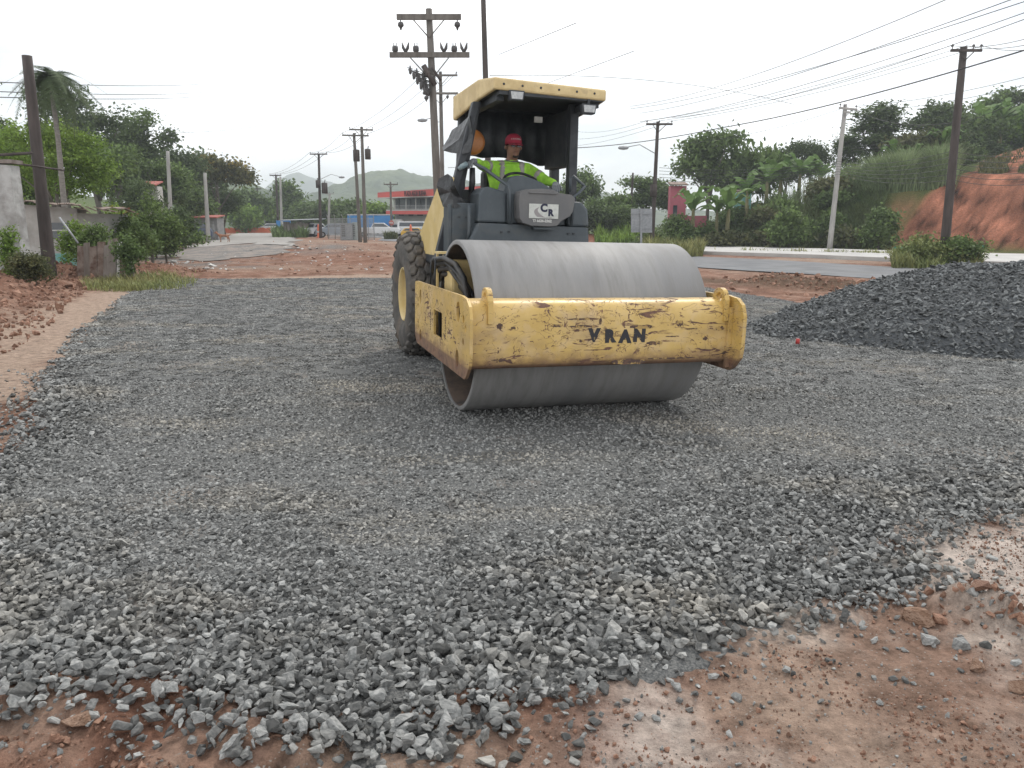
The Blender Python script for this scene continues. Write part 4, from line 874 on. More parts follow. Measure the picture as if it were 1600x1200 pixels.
M_dust = mat('dusty_road', (.30, .285, .265), .9, col2=(.24, .225, .21), ns=.35, col3=(.36, .33, .30), n3=.1, bump=.3, bs=8, coord='World')
sheet('road', gp([(1085, 418), (1250, 428), (1420, 440), (1800, 470), (2200, 520), (2200, 450), (1800, 440), (1600, 433), (1400, 418), (1200, 406), (1085, 401), (940, 392), (800, 383), (655, 373), (600, 371), (590, 376), (655, 380), (800, 392), (940, 406)]), M_asph, .03)
pv = sheet('pavement', gp([(1090, 397), (1270, 403), (1480, 413), (1620, 417), (2100, 432), (2100, 418), (1620, 400), (1480, 396.5), (1300, 391), (1100, 386.5), (1000, 380), (1000, 385)]), M_conc, .13)
k1 = gp([(1090, 397), (1270, 403), (1480, 413), (1620, 417), (2100, 432)])
mb = MB()
for (x0, y0), (x1, y1) in zip(k1[:-1], k1[1:]):
    n = 8
    for k in range(n):
        a = Vector((x0+(x1-x0)*k/n, y0+(y1-y0)*k/n, 0)); b = Vector((x0+(x1-x0)*(k+.985)/n, y0+(y1-y0)*(k+.985)/n, 0)); c = (a+b)/2; d = b-a
        mb.box((c.x, c.y, Hs(c.x, c.y)+.06), (d.length, .18, .30), Matrix.Rotation(math.atan2(d.y, d.x), 3, 'Z'))
o = mb.build('kerb', M_conc); tag(o, kind='structure')
sheet('far_road', gp([(285, 386), (452, 386), (466, 376), (447, 362), (432, 355), (405, 355), (385, 361), (330, 376)]), M_dust, .03, 3, .5)
sheet('parking_lot', gp([(598, 372), (800, 376), (800, 364.5), (655, 363), (560, 361), (462, 358), (455, 366), (520, 368)]), mat('grey_yard', (.24, .24, .245), .9, col2=(.30, .30, .30), ns=.2, coord='World'), .035, 4)
sheet('gravel_lane', gp([(262, 402), (300, 388), (470, 388), (420, 400), (330, 408)]), mat('dark_gravel', (.13, .125, .12), .95, col2=(.23, .195, .17), ns=1.5, bump=.8, bs=6, coord='World'), .03, 2, .6)

# ================================================================== vegetation kit
def leaf_mat(name, c1, c2, tr=.3, isl=.45, ns=.35):
    return mat(name, c1, .7, col2=c2, ns=ns, lo=.35, hi=.65, island=isl, trans=tr, spec=.3, coord='World')
G_dark = leaf_mat('leaf_dark', (.060, .090, .034), (.10, .142, .052))
G_mid = leaf_mat('leaf_mid', (.085, .132, .042), (.135, .195, .060))
G_lite = leaf_mat('leaf_light', (.12, .20, .035), (.20, .29, .055))
G_olive = leaf_mat('leaf_olive', (.07, .085, .035), (.12, .12, .05))
G_gold = leaf_mat('leaf_gold', (.30, .22, .05), (.14, .13, .04))
G_banana = leaf_mat('banana_leaf', (.075, .15, .035), (.14, .22, .06), .35, .25)
G_grass = leaf_mat('tall_grass_blade', (.16, .22, .10), (.24, .29, .15), .3, .35)
G_grass2 = leaf_mat('bank_grass_blade', (.10, .15, .055), (.17, .20, .08), .3, .4)
G_dry = leaf_mat('dry_grass', (.26, .24, .10), (.16, .20, .07), .25, .4)
G_red = leaf_mat('red_flower', (.30, .06, .05), (.20, .09, .05))
M_bark = mat('bark', (.10, .085, .07), .95, col2=(.17, .15, .13), ns=3, bump=.7, bs=8, stretch=(1, 1, .3))
def leaf_arrays(lobes, n, leaf, seed, clump=.5, aspect=1.7, droop=.2, hollow=.55):
    r = np.random.default_rng(seed); P = []; vol = np.array([a[3]*a[4]*a[5] for a in lobes])**.67; cnt = (vol/vol.sum()*n).astype(int)+4
    for (cx, cy, cz, rx, ry, rz), c in zip(lobes, cnt):
        K = max(3, c//22); d = r.normal(size=(K, 3)); d /= np.linalg.norm(d, axis=1)[:, None]; d[:, 2] = np.where(d[:, 2] < -.35, -d[:, 2]*.6, d[:, 2])
        q = d*r.uniform(hollow, 1.08, K)[:, None]; w = r.random(K)**1.6+.15; w /= w.sum()
        ki = r.choice(K, c, p=w); loc = q[ki]*[rx, ry, rz]+r.normal(0, 1, (c, 3))*np.array([1, 1, .7])*clump*leaf*3.2
        P.append(loc+[cx, cy, cz])
    P = np.concatenate(P); m = len(P)
    nn = r.normal(size=(m, 3))*.75+[0, 0, .9]; nn /= np.linalg.norm(nn, axis=1)[:, None]
    t = np.cross(nn, r.normal(size=(m, 3))); t /= np.linalg.norm(t, axis=1)[:, None]; b = np.cross(nn, t)
    s = leaf*r.uniform(.55, 1.35, m)[:, None]; a = aspect**.5
    V = np.stack([P-t*s*a*.5, P+b*s/a*.5-t*s*.02, P+t*s*a*.5-[0, 0, 1]*s*droop, P-b*s/a*.5+t*s*.05], 1).reshape(-1, 3)
    return V, np.arange(m*4).reshape(-1, 4)
def crown_mesh(name, lobes, n, leaf, seed, m, **k):
    V, F = leaf_arrays(lobes, n, leaf, seed, **k); return np_mesh(name, V, F, [m])
def lobes_for(kind, h, w, seed):
    r = random.Random(seed); L_ = []
    if kind == 'round':
        for k in range(11): a = r.uniform(0, 6.28); q = r.uniform(.15, .55)*w/2; L_.append((q*math.cos(a)*1.25, q*math.sin(a)*1.25, h*r.uniform(.48, .86), w*r.uniform(.17, .28), w*r.uniform(.17, .28), h*r.uniform(.10, .17)))
    elif kind == 'spread':
        for k in range(12): a = r.uniform(0, 6.28); q = r.uniform(.2, .85)*w/2; L_.append((q*math.cos(a), q*math.sin(a), h*(.93-.25*(q/(w/2))**2)*r.uniform(.85, 1.02), w*r.uniform(.14, .22), w*r.uniform(.14, .22), h*r.uniform(.07, .12)))
    elif kind == 'tall':
        for k in range(9): a = r.uniform(0, 6.28); q = r.uniform(.1, .5)*w/2; L_.append((q*math.cos(a), q*math.sin(a), h*(.35+.6*k/8), w*r.uniform(.2, .32)*(1.15-k*.06), w*r.uniform(.2, .3), h*.09))
    else:
        for k in range(10): a = r.uniform(0, 6.28); q = r.uniform(.0, .8)*w/2; L_.append((q*math.cos(a), q*math.sin(a), h*r.uniform(.25, .75)*(1-.35*q/(w/2)), w*r.uniform(.14, .24), w*r.uniform(.14, .24), h*r.uniform(.16, .28)))
    return L_
_proto = {}
def plant_proto(kind, m, leaf, n, seed, h, w):
    key = (kind, m.name, seed)
    if key not in _proto:
        lb = lobes_for(kind, h, w, seed); cm = crown_mesh('crown', lb, n, leaf, seed, m); mb = MB(); r = random.Random(seed)
        top = h*(.6 if kind != 'bush' else .3); tr = max(.03, h*.018)
        mb.tube([(0, 0, -.5), (r.uniform(-.02, .02)*h, 0, h*.2), (r.uniform(-.04, .04)*h, r.uniform(-.03, .03)*h, top)], [tr*1.5, tr, tr*.6], 7)
        for l_ in lb[:6]:
            z0 = h*r.uniform(.18, .42); mb.tube([(0, 0, z0), (l_[0]*.45, l_[1]*.45, (z0+l_[2])*.5), (l_[0], l_[1], l_[2])], [tr*.6, tr*.42, tr*.15], 5)
        tm = mb.mesh('trunk'); tm.materials.append(M_bark); _proto[key] = (cm, tm)
    return _proto[key]
def plant(name, kind, m, x, y, h, w, label, cat, group=None, seed=0, leaf=.3, n=2600, dz=0, extra=None):
    """built 1 unit = 1 m at nominal size (h0,w0) and scaled to fit"""
    cm, tm = plant_proto(kind, m, leaf, n, seed, h, w)
    o = empty(name, label, cat, (x, y, Hs(x, y)+dz), random.uniform(0, 6.28), group)
    link_mesh('crown' if kind != 'bush' else 'foliage', cm, o); link_mesh('trunk' if kind != 'bush' else 'stem', tm, o)
    if extra: link_mesh('blossom', crown_mesh('blossom', lobes_for(kind, h*1.02, w*1.03, seed), n//6, leaf, seed+9, extra, hollow=.9), o)
    return o
_mk = {}
def plant_px(name, kind, m, px, ytop, Y, wpx, label, cat, group=None, seed=None, leafk=1.0, n=2600, extra=None, nom=None):
    """place by picture column: ytop = picture row of the crown's top, wpx its width"""
    p = at(px, 349, Y); x = p.x; w = wpx/FPX*Y; z0 = Hs(x, Y); h = max(.6, at(px, ytop, Y).z-z0)
    sd_ = seed if seed is not None else abs(int(px*7+ytop))
    lf = max(.06, .0036*Y)*leafk; n = int(n*1.7)
    key = (kind, m.name, sd_ % 3, round(math.log(max(.1, lf))*2.5)) if seed is None else None
    if key and key in _mk:                                        # reuse a neighbour's mesh at another size and turn
        cm, tm, h0, w0 = _mk[key]
    else:
        cm, tm = plant_proto(kind, m, lf, n, sd_, h, w); h0, w0 = h, w
        if key: _mk[key] = (cm, tm, h0, w0)
    o = empty(name, label, cat, (x, Y, z0), random.uniform(0, 6.28), group)
    sx, sz = w/w0, h/h0
    a = link_mesh('crown' if kind != 'bush' else 'foliage', cm, o, scale=(sx, sx, sz)); b = link_mesh('trunk' if kind != 'bush' else 'stem', tm, o, scale=(sx, sx, sz))
    if extra: link_mesh('blossom', crown_mesh('blossom', [(l_[0], l_[1], l_[2]+.3, l_[3], l_[4], l_[5]) for l_ in lobes_for(kind, h, w, sd_)], n//5, lf, sd_+9, extra, hollow=.95), o)
    return o

# ---- far hills
def hill(name, m, px0, px1, Y, prof, depth, seed, bumps, cells=(120, 26)):
    nx, ny = cells; xs = np.linspace(px0, px1, nx); V = []
    for j in range(ny):
        t = j/(ny-1); yy = Y+depth*t
        for i, px in enumerate(xs):
            yt = np.interp(px, [a for a, _ in prof], [b for _, b in prof]); zt = float(at(px, yt, Y+depth*.5).z)
            x = float(at(px, 349, Y+depth*.5).x); z = zt*math.sin(PI*min(1, t*1.0))**.8 if zt > 0 else 0
            V.append((x+(t-.5)*depth*.15, yy, z))
    V = np.array(V); V[:, 2] += bumps*(fbm(V[:, 0], V[:, 1], bumps*5, 4)*2.2+.9*fbm(V[:, 0], V[:, 1], bumps*1.4, 2))*np.clip(V[:, 2]/20, 0, 1)-1
    return tag(link_mesh(name, np_mesh(name, V, grid_faces(ny, nx), [m], True)), kind='structure')
M_hill = mat('wooded_hillside', (.035, .058, .022), .95, col2=(.07, .10, .035), ns=.05, lo=.4, hi=.6, col3=(.10, .13, .05), n3=.02, bump=1, bs=.12, coord='World')
hill('far_hill', M_hill, 380, 760, 1500, [(380, 349), (430, 300), (455, 276), (478, 270), (500, 276), (530, 290), (580, 296), (640, 310), (760, 330)], 350, 1, 12)
hill('wooded_hill', M_hill, 470, 1250, 620, [(470, 336), (515, 306), (545, 292), (580, 278), (605, 266), (630, 262), (655, 267), (700, 275), (800, 290), (900, 300), (940, 303), (985, 320), (1080, 330), (1250, 345)], 260, 2, 7, (420, 60))
hill('low_hill', M_hill, 300, 500, 380, [(300, 300), (350, 284), (378, 282), (400, 290), (430, 300), (460, 318), (500, 330)], 120, 3, 5)

# ---- left hillside wood: individual trees
T = plant_px
grpL = 'trees on the left hillside'
left = [  # px, ytop, Y, width px, kind, mat
 (-40, 60, 40, 150, 'round', G_dark, 'dark tree leaning in at the top left edge of the picture'),
 (20, 175, 52, 120, 'round', G_dark, 'dark tree just left of the coconut palm trunk'),
 (112, 132, 70, 90, 'round', G_dark, 'dark round tree showing right behind the coconut palm fronds'),
 (160, 168, 74, 100, 'round', G_dark, 'dark tree on the hill crest between the palm and the tallest crown'),
 (212, 178, 78, 90, 'tall', G_mid, 'tall open-topped tree on the hill above the light green tree'),
 (245, 186, 80, 80, 'round', G_dark, 'dark tree at the right end of the tall hill crowns'),
 (190, 225, 66, 110, 'round', G_mid, 'mid-green tree below the tall hill crowns'),
 (285, 222, 90, 90, 'round', G_dark, 'dark rounded tree just right of the first white post'),
 (262, 250, 75, 90, 'round', G_mid, 'green tree behind the first white post'),
 (332, 238, 112, 34, 'round', G_dark, 'small dark crown rising behind the yellow-topped tree'),
 (60, 250, 45, 110, 'round', G_mid, 'mid-green tree behind the leaning dark pole'),
 (225, 270, 62, 80, 'round', G_dark, 'dark tree above the red-roofed house'),
 (300, 285, 82, 80, 'bush', G_mid, 'dense green bush below the second white post'),
 (350, 292, 100, 70, 'round', G_dark, 'dark green tree standing under the yellow-topped crown'),
 (392, 300, 150, 60, 'round', G_mid, 'green tree at the far bend of the pale road'),
 (420, 312, 160, 60, 'round', G_mid, 'rounded tree left of the twin grey and black poles'),
 (383, 318, 140, 40, 'bush', G_lite, 'pale green bush at the far bend of the pale road'),
]
for i, (px, yt, Y, wp, kd, mt, lab) in enumerate(left): T('tree', kd, mt, px, yt, Y, wp, lab, 'tree', grpL, n=3400)
T('flowering_tree', 'spread', G_olive, 345, 246, 96, 86, 'broad olive tree with a golden crown above the pale road', 'tree', seed=41, n=3400, extra=G_gold)
T('leafy_tree', 'round', G_lite, 95, 196, 34, 190, 'big light green tree behind the whitewashed house', 'tree', seed=51, n=9000, leafk=.85)
T('leafy_tree', 'round', G_lite, 15, 188, 37, 150, 'light green tree at the left edge behind the old concrete wall', 'tree', seed=52, n=6500, leafk=.85)
# shrubs beside the left verge
for px, yt, Y, wp, mt, lab, sd_ in ((205, 318, 27, 70, G_mid, 'green shrub growing over the right end of the rusty shack', 61), (232, 300, 33, 80, G_mid, 'tall green shrub between the shack and the pale road', 62),
                               (255, 330, 34, 60, G_dark, 'low dark green shrub at the verge of the pale road', 63), (275, 318, 46, 60, G_dark, 'dark shrub farther up the verge near the grey hut', 64), (170, 300, 30, 70, G_lite, 'light green shrub hanging over the rusty roof', 65),
                               (45, 378, 19.5, 76, G_olive, 'olive bush in front of the whitewashed wall by the dark pole', 66), (150, 345, 24, 60, G_mid, 'thin green creeper on the front of the rusty shack', 67), (222, 352, 29, 60, G_mid, 'rounded bush at the foot of the shrubs by the verge', 68)):
    T('shrub', 'bush', mt, px, yt, Y, wp, lab, 'shrub', 'shrubs along the left verge', seed=sd_, n=3000, leafk=.9 if Y > 22 else .8)
for px, yt, Y, wp, mt, lab, sd_ in ((118, 330, 25, 50, G_lite, 'light creeper hanging over the middle of the whitewashed wall', 91), (198, 352, 22.6, 34, G_mid, 'leafy green creeper climbing the right boards of the shack', 92), (240, 345, 38, 60, G_lite, 'light green shrub low on the verge before the white posts', 94), (8, 330, 20, 26, G_lite, 'yellow-green vine on the stained wall end', 95), (285, 345, 50, 60, G_mid, 'green shrub in front of the grey hut', 96)):
    T('shrub', 'bush', mt, px, yt, Y, wp, lab, 'shrub', 'shrubs along the left verge', seed=sd_, n=1300, leafk=.85)
T('shrub', 'bush', G_mid, 1058, 334, 66, 44, 'green shrub covering the foot of the pink house', 'shrub', seed=97, n=1500)
T('shrub', 'bush', G_red, 197, 286, 40, 36, 'reddish flowering shrub beside the red roof', 'shrub', seed=69, n=700)
# centre belt of trees behind the yard
cen = [(455, 290, 150, 50, 'tall', G_mid, 'tall slim tree right of the twin grey and black poles'), (488, 318, 140, 60, 'round', G_mid, 'round tree behind the parked white cars'), (525, 320, 130, 60, 'round', G_dark, 'dark tree behind the fenced cabinets'),
       (555, 318, 126, 60, 'round', G_mid, 'green tree behind the paired wooden poles'), (590, 322, 122, 46, 'round', G_lite, 'light green tree at the left corner of the plaza building'), (470, 326, 145, 60, 'bush', G_dark, 'dark bushy tree low behind the roadside booth'),
       (440, 322, 150, 46, 'bush', G_lite, 'pale green bushy tree behind the blue kiosk'), (540, 332, 120, 70, 'bush', G_dark, 'dark hedge-like tree right behind the fenced yard')]
for px, yt, Y, wp, kd, mt, lab in cen: T('tree', kd, mt, px, yt, Y, wp, lab, 'tree', 'trees behind the yard', n=2600)
# right side
rt = [(905, 268, 95, 60, 'round', G_mid, 'thin open tree just right of the roller rail'), (955, 300, 85, 70, 'round', G_mid, 'rounded tree left of the thin dark pole'), (1005, 275, 88, 80, 'round', G_mid, 'green tree behind the back of the road sign'),
      (1050, 285, 84, 60, 'round', G_dark, 'dark tree behind the pink house'), (935, 318, 80, 50, 'bush', G_dark, 'dark bush low beside the roller bonnet'), (975, 318, 80, 60, 'bush', G_mid, 'green bush behind the road sign posts'),
      (1105, 202, 76, 110, 'round', G_mid, 'large mango tree rising above the banana plants'), (1165, 222, 78, 90, 'round', G_mid, 'right half crown of the large mango tree group'),
      (1222, 218, 84, 60, 'round', G_dark, 'dark tree on the skyline right of the large mango tree'), (1262, 214, 84, 56, 'round', G_dark, 'dark rounded tree on the skyline left of the white post'),
      (1362, 158, 78, 90, 'round', G_dark, 'tallest dark tree on the skyline right of the white post'), (1330, 205, 76, 70, 'round', G_dark, 'dark tree partly behind the white post'), (1410, 205, 72, 90, 'round', G_olive, 'brown-green tree under the tallest dark tree'),
      (1445, 166, 80, 90, 'spread', G_dark, 'spreading dark tree left of the tall dark pole'), (1535, 150, 92, 90, 'tall', G_mid, 'leafy tree just right of the tall dark pole'), (1580, 140, 92, 90, 'round', G_dark, 'dark tree at the top right corner of the hill'),
      (1620, 150, 90, 90, 'round', G_mid, 'green tree cut by the right edge of the picture'), (1500, 178, 86, 80, 'round', G_mid, 'green tree behind the tall dark pole'), (1470, 205, 72, 70, 'round', G_dark, 'dark low tree above the tall grass'),
      (1560, 185, 88, 60, 'round', G_lite, 'yellowish green tree above the bare red mound'),
      (1478, 228, 82, 70, 'bush', G_mid, 'dense bush closing the gap under the spreading dark tree'), (1512, 215, 84, 60, 'bush', G_dark, 'dark bush right of the tall dark pole on the crest'), (1545, 205, 90, 66, 'bush', G_mid, 'green bush on the crest behind the bare red mound'), (1590, 200, 92, 80, 'bush', G_dark, 'dark bush on the crest at the right edge'), (1430, 225, 84, 70, 'bush', G_dark, 'dark bush behind the tall grass crest')]
for px, yt, Y, wp, kd, mt, lab in rt: T('tree', kd, mt, px, yt, Y, wp, lab, 'tree', 'trees on the right bank', n=3000)
G_bank = G_mid
bk = []
rr = random.Random(5)
for k in range(46):                                               # shrubs and creepers clothing the bank
    px = rr.uniform(1060, 1500); 
    Y = 66-(px-1060)*.022+rr.uniform(-1, 9); x = at(px, 349, Y).x; z = Hs(x, Y)
    bk.append((px, Y, x, z))
bk.sort(); nb_ = 0
G_lite2 = leaf_mat('leaf_pale', (.10, .155, .05), (.15, .20, .075))
_o1 = 'first second third fourth fifth sixth seventh eighth ninth tenth eleventh twelfth thirteenth fourteenth fifteenth sixteenth seventeenth eighteenth nineteenth'.split()
def ordw(n):
    if n < 20: return _o1[n-1]
    t = {2: 'twent', 3: 'thirt', 4: 'fort'}[n//10]
    return t+'ieth' if n % 10 == 0 else t+'y-'+_o1[n % 10-1]
for i, (px, Y, x, z) in enumerate(bk):
    e = (x-16)*.819-(Y-66)*.573; d = (x-16)*.573+(Y-66)*.819
    if e > 14-d*.2: continue
    hh = rr.uniform(1.0, 1.9); yt = 600-FPX*math.tan(math.atan2(z+hh-CH, Y)+PITCH)
    nb_ += 1; ci = nb_ % 4
    T('shrub', 'bush', [G_mid, G_lite2, G_olive, G_mid][ci], px, yt, Y, rr.uniform(30, 58), '%s %s shrub, %s from the left on the overgrown right bank' % (('low', 'taller')[hh > 1.45], ('green', 'light green', 'olive', 'green')[ci], ordw(nb_)), 'shrub', 'shrubs clothing the right bank', n=1500, leafk=.95)
for px, yt, Y, wp, mt, lab, sd_ in ((1455, 358, 36.5, 80, G_dry, 'yellowish bush at the foot of the tall dark pole, left half', 81), (1500, 362, 36, 66, G_mid, 'green bush at the foot of the tall dark pole, right half', 82), (1235, 318, 61, 50, G_mid, 'broad-leaved shrub low on the bank left of the white post', 83),
                               (1020, 362, 55, 30, G_dark, 'small dark bush at the foot of the lamp pole', 84), (1375, 320, 58, 60, G_mid, 'broad-leaved shrub between the white post and the red cut', 85)):
    T('bush', 'bush', mt, px, yt, Y, wp, lab, 'bush', seed=sd_, n=2600)
def blades(name, pts, hgt, m, seed, label, w=.05, bend=.35, kind='stuff', cat='grass'):
    r = np.random.default_rng(seed); n = len(pts); P = np.array([(x, y, Hs(x, y)) for x, y in pts]); a = r.uniform(0, 6.28, n); h = hgt*r.uniform(.45, 1.2, n)*(1+2.2*fbm(P[:, 0], P[:, 1], max(.4, hgt*1.2), 3))
    d = np.stack([np.cos(a), np.sin(a), 0*a], 1); s = np.stack([-np.sin(a), np.cos(a), 0*a], 1)*w; up = np.array([0, 0, 1.]); be = (bend*h*r.uniform(.4, 1.5, n))[:, None]; h = h[:, None]
    p1 = P+up*h*.55+d*be*.3; p2 = P+up*h*.92+d*be
    V = np.stack([P-s, P+s, p1+s*.8, p1-s*.8, p2+s*.12, p2-s*.12], 1).reshape(-1, 3); b = np.arange(n)[:, None]*6
    F = np.concatenate([b+[0, 1, 2, 3], b+[3, 2, 4, 5]], 1).reshape(-1, 4)
    o = link_mesh(name, np_mesh(name, V, F, [m])); return tag(o, label, cat, kind=kind)
def spread(n, px0, px1, Y0, Y1, seed, cond=lambda x, y: True):
    r = random.Random(seed); out = []
    while len(out) < n:
        Y = r.uniform(Y0, Y1); x = at(r.uniform(px0, px1), 349, Y).x
        if cond(x, Y) and r.random() < .42+3.2*float(fbm(x, Y, max(.5, Y*.03), 3)): out.append((x, Y))
    return out
def dd(x, y): return (x-16)*.573+(y-66)*.819
def ee(x, y): return (x-16)*.819-(y-66)*.573
blades('tall_grass', spread(17000, 1150, 1490, 58, 80, 1, lambda x, y: 6.0 < dd(x, y) < 11.5 and -2 < ee(x, y) < 17.5+.3*dd(x, y)), 1.6, G_grass, 2, 'pale tall grass along the crest of the right bank', .035, .5)
blades('bank_grass', spread(15000, 1040, 1600, 55, 76, 2, lambda x, y: .2 < dd(x, y) < 7 and ee(x, y) < 13), .7, G_grass2, 3, 'rough green grass on the slope of the right bank', .035, .5)
blades('verge_grass', spread(2600, 1010, 1100, 46, 58, 4), .8, G_dry, 5, 'yellow-green grass on the verge by the lamp pole', .03, .5)
blades('verge_grass', spread(1500, 1400, 1540, 34.5, 38.5, 6), .7, G_dry, 7, 'dry grass around the foot of the tall dark pole', .03, .6)
blades('kerb_weeds', spread(900, 1090, 1460, 42, 60, 8, lambda x, y: -9.5 < dd(x, y) < -7.5), .3, G_dry, 9, 'short weeds between the asphalt road and the kerb', .03, .5)
blades('verge_grass', spread(7000, 120, 330, 22, 60, 10, lambda x, y: -(x+.36*y+6) > -.5), .42, G_dry, 11, 'dry grass on the verge left of the pale road', .02, .6)
blades('verge_grass', spread(3500, 120, 300, 19.5, 27, 12, lambda x, y: seg_d(np.array(x), np.array(y), BERM) > 1.2), .20, G_dry, 13, 'dry green grass in front of the rusty shack', .012, .6)
blades('far_grass', spread(3000, 930, 1000, 72, 90, 14), .9, G_lite, 15, 'bright grass on the low bank beyond the road sign', .08, .4)
blades('weeds', spread(1400, 425, 480, 95, 110, 16), 1.1, G_mid, 17, 'weeds round the roadside booth', .08, .5)
blades('weeds', spread(500, 600, 620, 84, 90, 18)+spread(400, 640, 665, 78, 84, 19), .8, G_olive, 19, 'weeds at the edge of the parking lot', .07, .5)
blades('crest_grass', spread(3500, 1520, 1640, 62, 74, 21, lambda x, y: dd(x, y) > 7.5), .5, G_olive, 21, 'thin grass on the bare red mound at the right', .04, .6)

# banana plants: each large leaf an object of its own
def banana_leaf(seed, Ln=2.0):
    r = random.Random(seed); n = 9; V = []; tw = r.uniform(-.3, .3)
    for i in range(n+1):
        t = i/n; x = Ln*(t*.62+.16*math.sin(PI*t*.6)); z = Ln*(.85*t-1.05*t*t*(.65+.2*r.random()))
        w = .27*math.sin(PI*min(1, .06+t*.94))**.6*(1 if t < .98 else .2); 
        for sgn, k in ((-1, 1), (0, 0), (1, 1)): V.append((x, sgn*w*(1+.12*r.uniform(-1, 1)), z-(.10*k*w/.27)+(sgn*tw*w)))
    F = [(i*3+j, i*3+j+1, i*3+j+4, i*3+j+3) for i in range(n) for j in range(2)]
    return np_mesh('leaf', V, F, [G_banana])
BL = [banana_leaf(k) for k in range(5)]
mb = MB(); mb.tube([(0, 0, -.3), (.02, 0, 1.2), (0, .03, 2.3)], [.16, .12, .08], 8); BT = mb.mesh('trunk'); BT.materials.append(mat('banana_stem', (.14, .13, .06), .8, col2=(.22, .20, .10), ns=4))
def banana(px, ytop, Y, label, nl=9, sc=1):
    p = at(px, 349, Y); z = Hs(p.x, Y); h = at(px, ytop, Y).z-z; k = max(.5, h/3.5)
    o = empty('banana_plant', label, 'banana plant', (p.x, Y, z), random.uniform(0, 6), 'banana plants on the right bank'); link_mesh('trunk', BT, o, scale=k)
    for i in range(nl):
        q = i*2.4+random.uniform(-.3, .3); link_mesh('leaf', BL[i % 5], o, (0, 0, (2.0+.05*i)*k), (random.uniform(-.15, .15), -.15-.55*(i/nl)**1.5+random.uniform(-.15, .15), q), k*random.uniform(.8, 1.1))
for px, yt, Y, lab in ((1082, 288, 66, 'banana plant with a clear stem in front of the pink house'), (1137, 286, 66, 'banana plant halfway between the pink house and the teal hut'), (1120, 300, 68, 'low banana plant right of the pink house'), (1165, 268, 70, 'banana plant over the teal hut'),
                        (1195, 248, 72, 'banana plant below the large mango tree'), (1215, 240, 74, 'banana plant on the skyline right of the mango tree'), (1245, 236, 73, 'banana plant left of the white post, on the crest'), (1275, 250, 72, 'banana plant just left of the white post'),
                        (1385, 215, 72, 'banana plant above the tall grass, left one'), (1418, 225, 70, 'banana plant above the tall grass, middle one'), (1462, 190, 70, 'banana plant whose leaves cross the tall dark pole'), (1518, 158, 86, 'banana plant top right of the tall dark pole'), (1545, 150, 86, 'banana plant high on the hill near the right edge'), (1590, 175, 86, 'banana plant nearest the right edge')):
    banana(px, yt, Y, lab)
# coconut palm: each frond an object of its own
def frond(seed, Ln=3.6):
    r = random.Random(seed); V = []; F = []; n = 30; pr = []
    for i in range(n+1):
        t = i/n; pr.append(Vector((Ln*(t*.72-.2*t*t), 0, Ln*(.46*t-1.25*t*t))))
    for i in range(n):
        a, b = pr[i], pr[i+1]; k = len(V); V += [a+Vector((0, -.025, 0)), a+Vector((0, .025, 0)), b+Vector((0, .02, 0)), b+Vector((0, -.02, 0))]; F.append((k, k+1, k+2, k+3))
        if i > 2:
            for sg in (-1, 1):
                for q in (0, .5):
                    c = a.lerp(b, q); l_ = .75*math.sin(PI*min(1, .12+i/n*.9))**.6*r.uniform(.8, 1.1); t_ = (b-a).normalized(); e = c+Vector((t_.x*l_*.45, sg*l_*.72, -l_*.38-abs(r.gauss(0, .06)))); k = len(V)
                    V += [c-t_*.03, c+t_*.03, e+t_*.008, e-t_*.008]; F.append((k, k+1, k+2, k+3))
    return np_mesh('frond', V, F, [G_palm])
G_palm = leaf_mat('palm_leaflet', (.055, .085, .035), (.10, .13, .06), .25, .3)
FR = [frond(k) for k in range(4)]
Yp = 31; b0 = at(92, 316, Yp); t0 = at(79, 128, Yp)
pal = empty('coconut_palm', 'tall slender coconut palm with drooping fronds behind the whitewashed house', 'palm tree', (b0.x, Yp, Hs(b0.x, Yp)))
top = Vector((t0.x-b0.x, 0, t0.z-Hs(b0.x, Yp))); mb = MB(); mb.tube([(0, 0, -.3), top*.35+Vector((.12, 0, 0)), top*.7+Vector((.1, 0, 0)), top], [.14, .11, .09, .08], 10); mb.build('trunk', mat('palm_bark', (.17, .155, .14), .9, col2=(.24, .22, .2), ns=6, bump=.5, stretch=(1, 1, 4)), pal)
for i in range(24):
    q = i*2.399; lv = i/24; link_mesh('frond', FR[i % 4], pal, top, (random.uniform(-.2, .2), .25-1.25*lv+random.uniform(-.1, .1), q), random.uniform(.85, 1.1)*(1-.1*lv)*.66)
for i in range(5): q = i*1.3; mb = MB(); mb.lathe([(-.13, 0), (-.1, .08), (0, .115), (.1, .08), (.13, 0)], 10, 2, top+Vector((.16*math.cos(q), .16*math.sin(q), -.2))); mb.build('coconut', G_olive, pal)
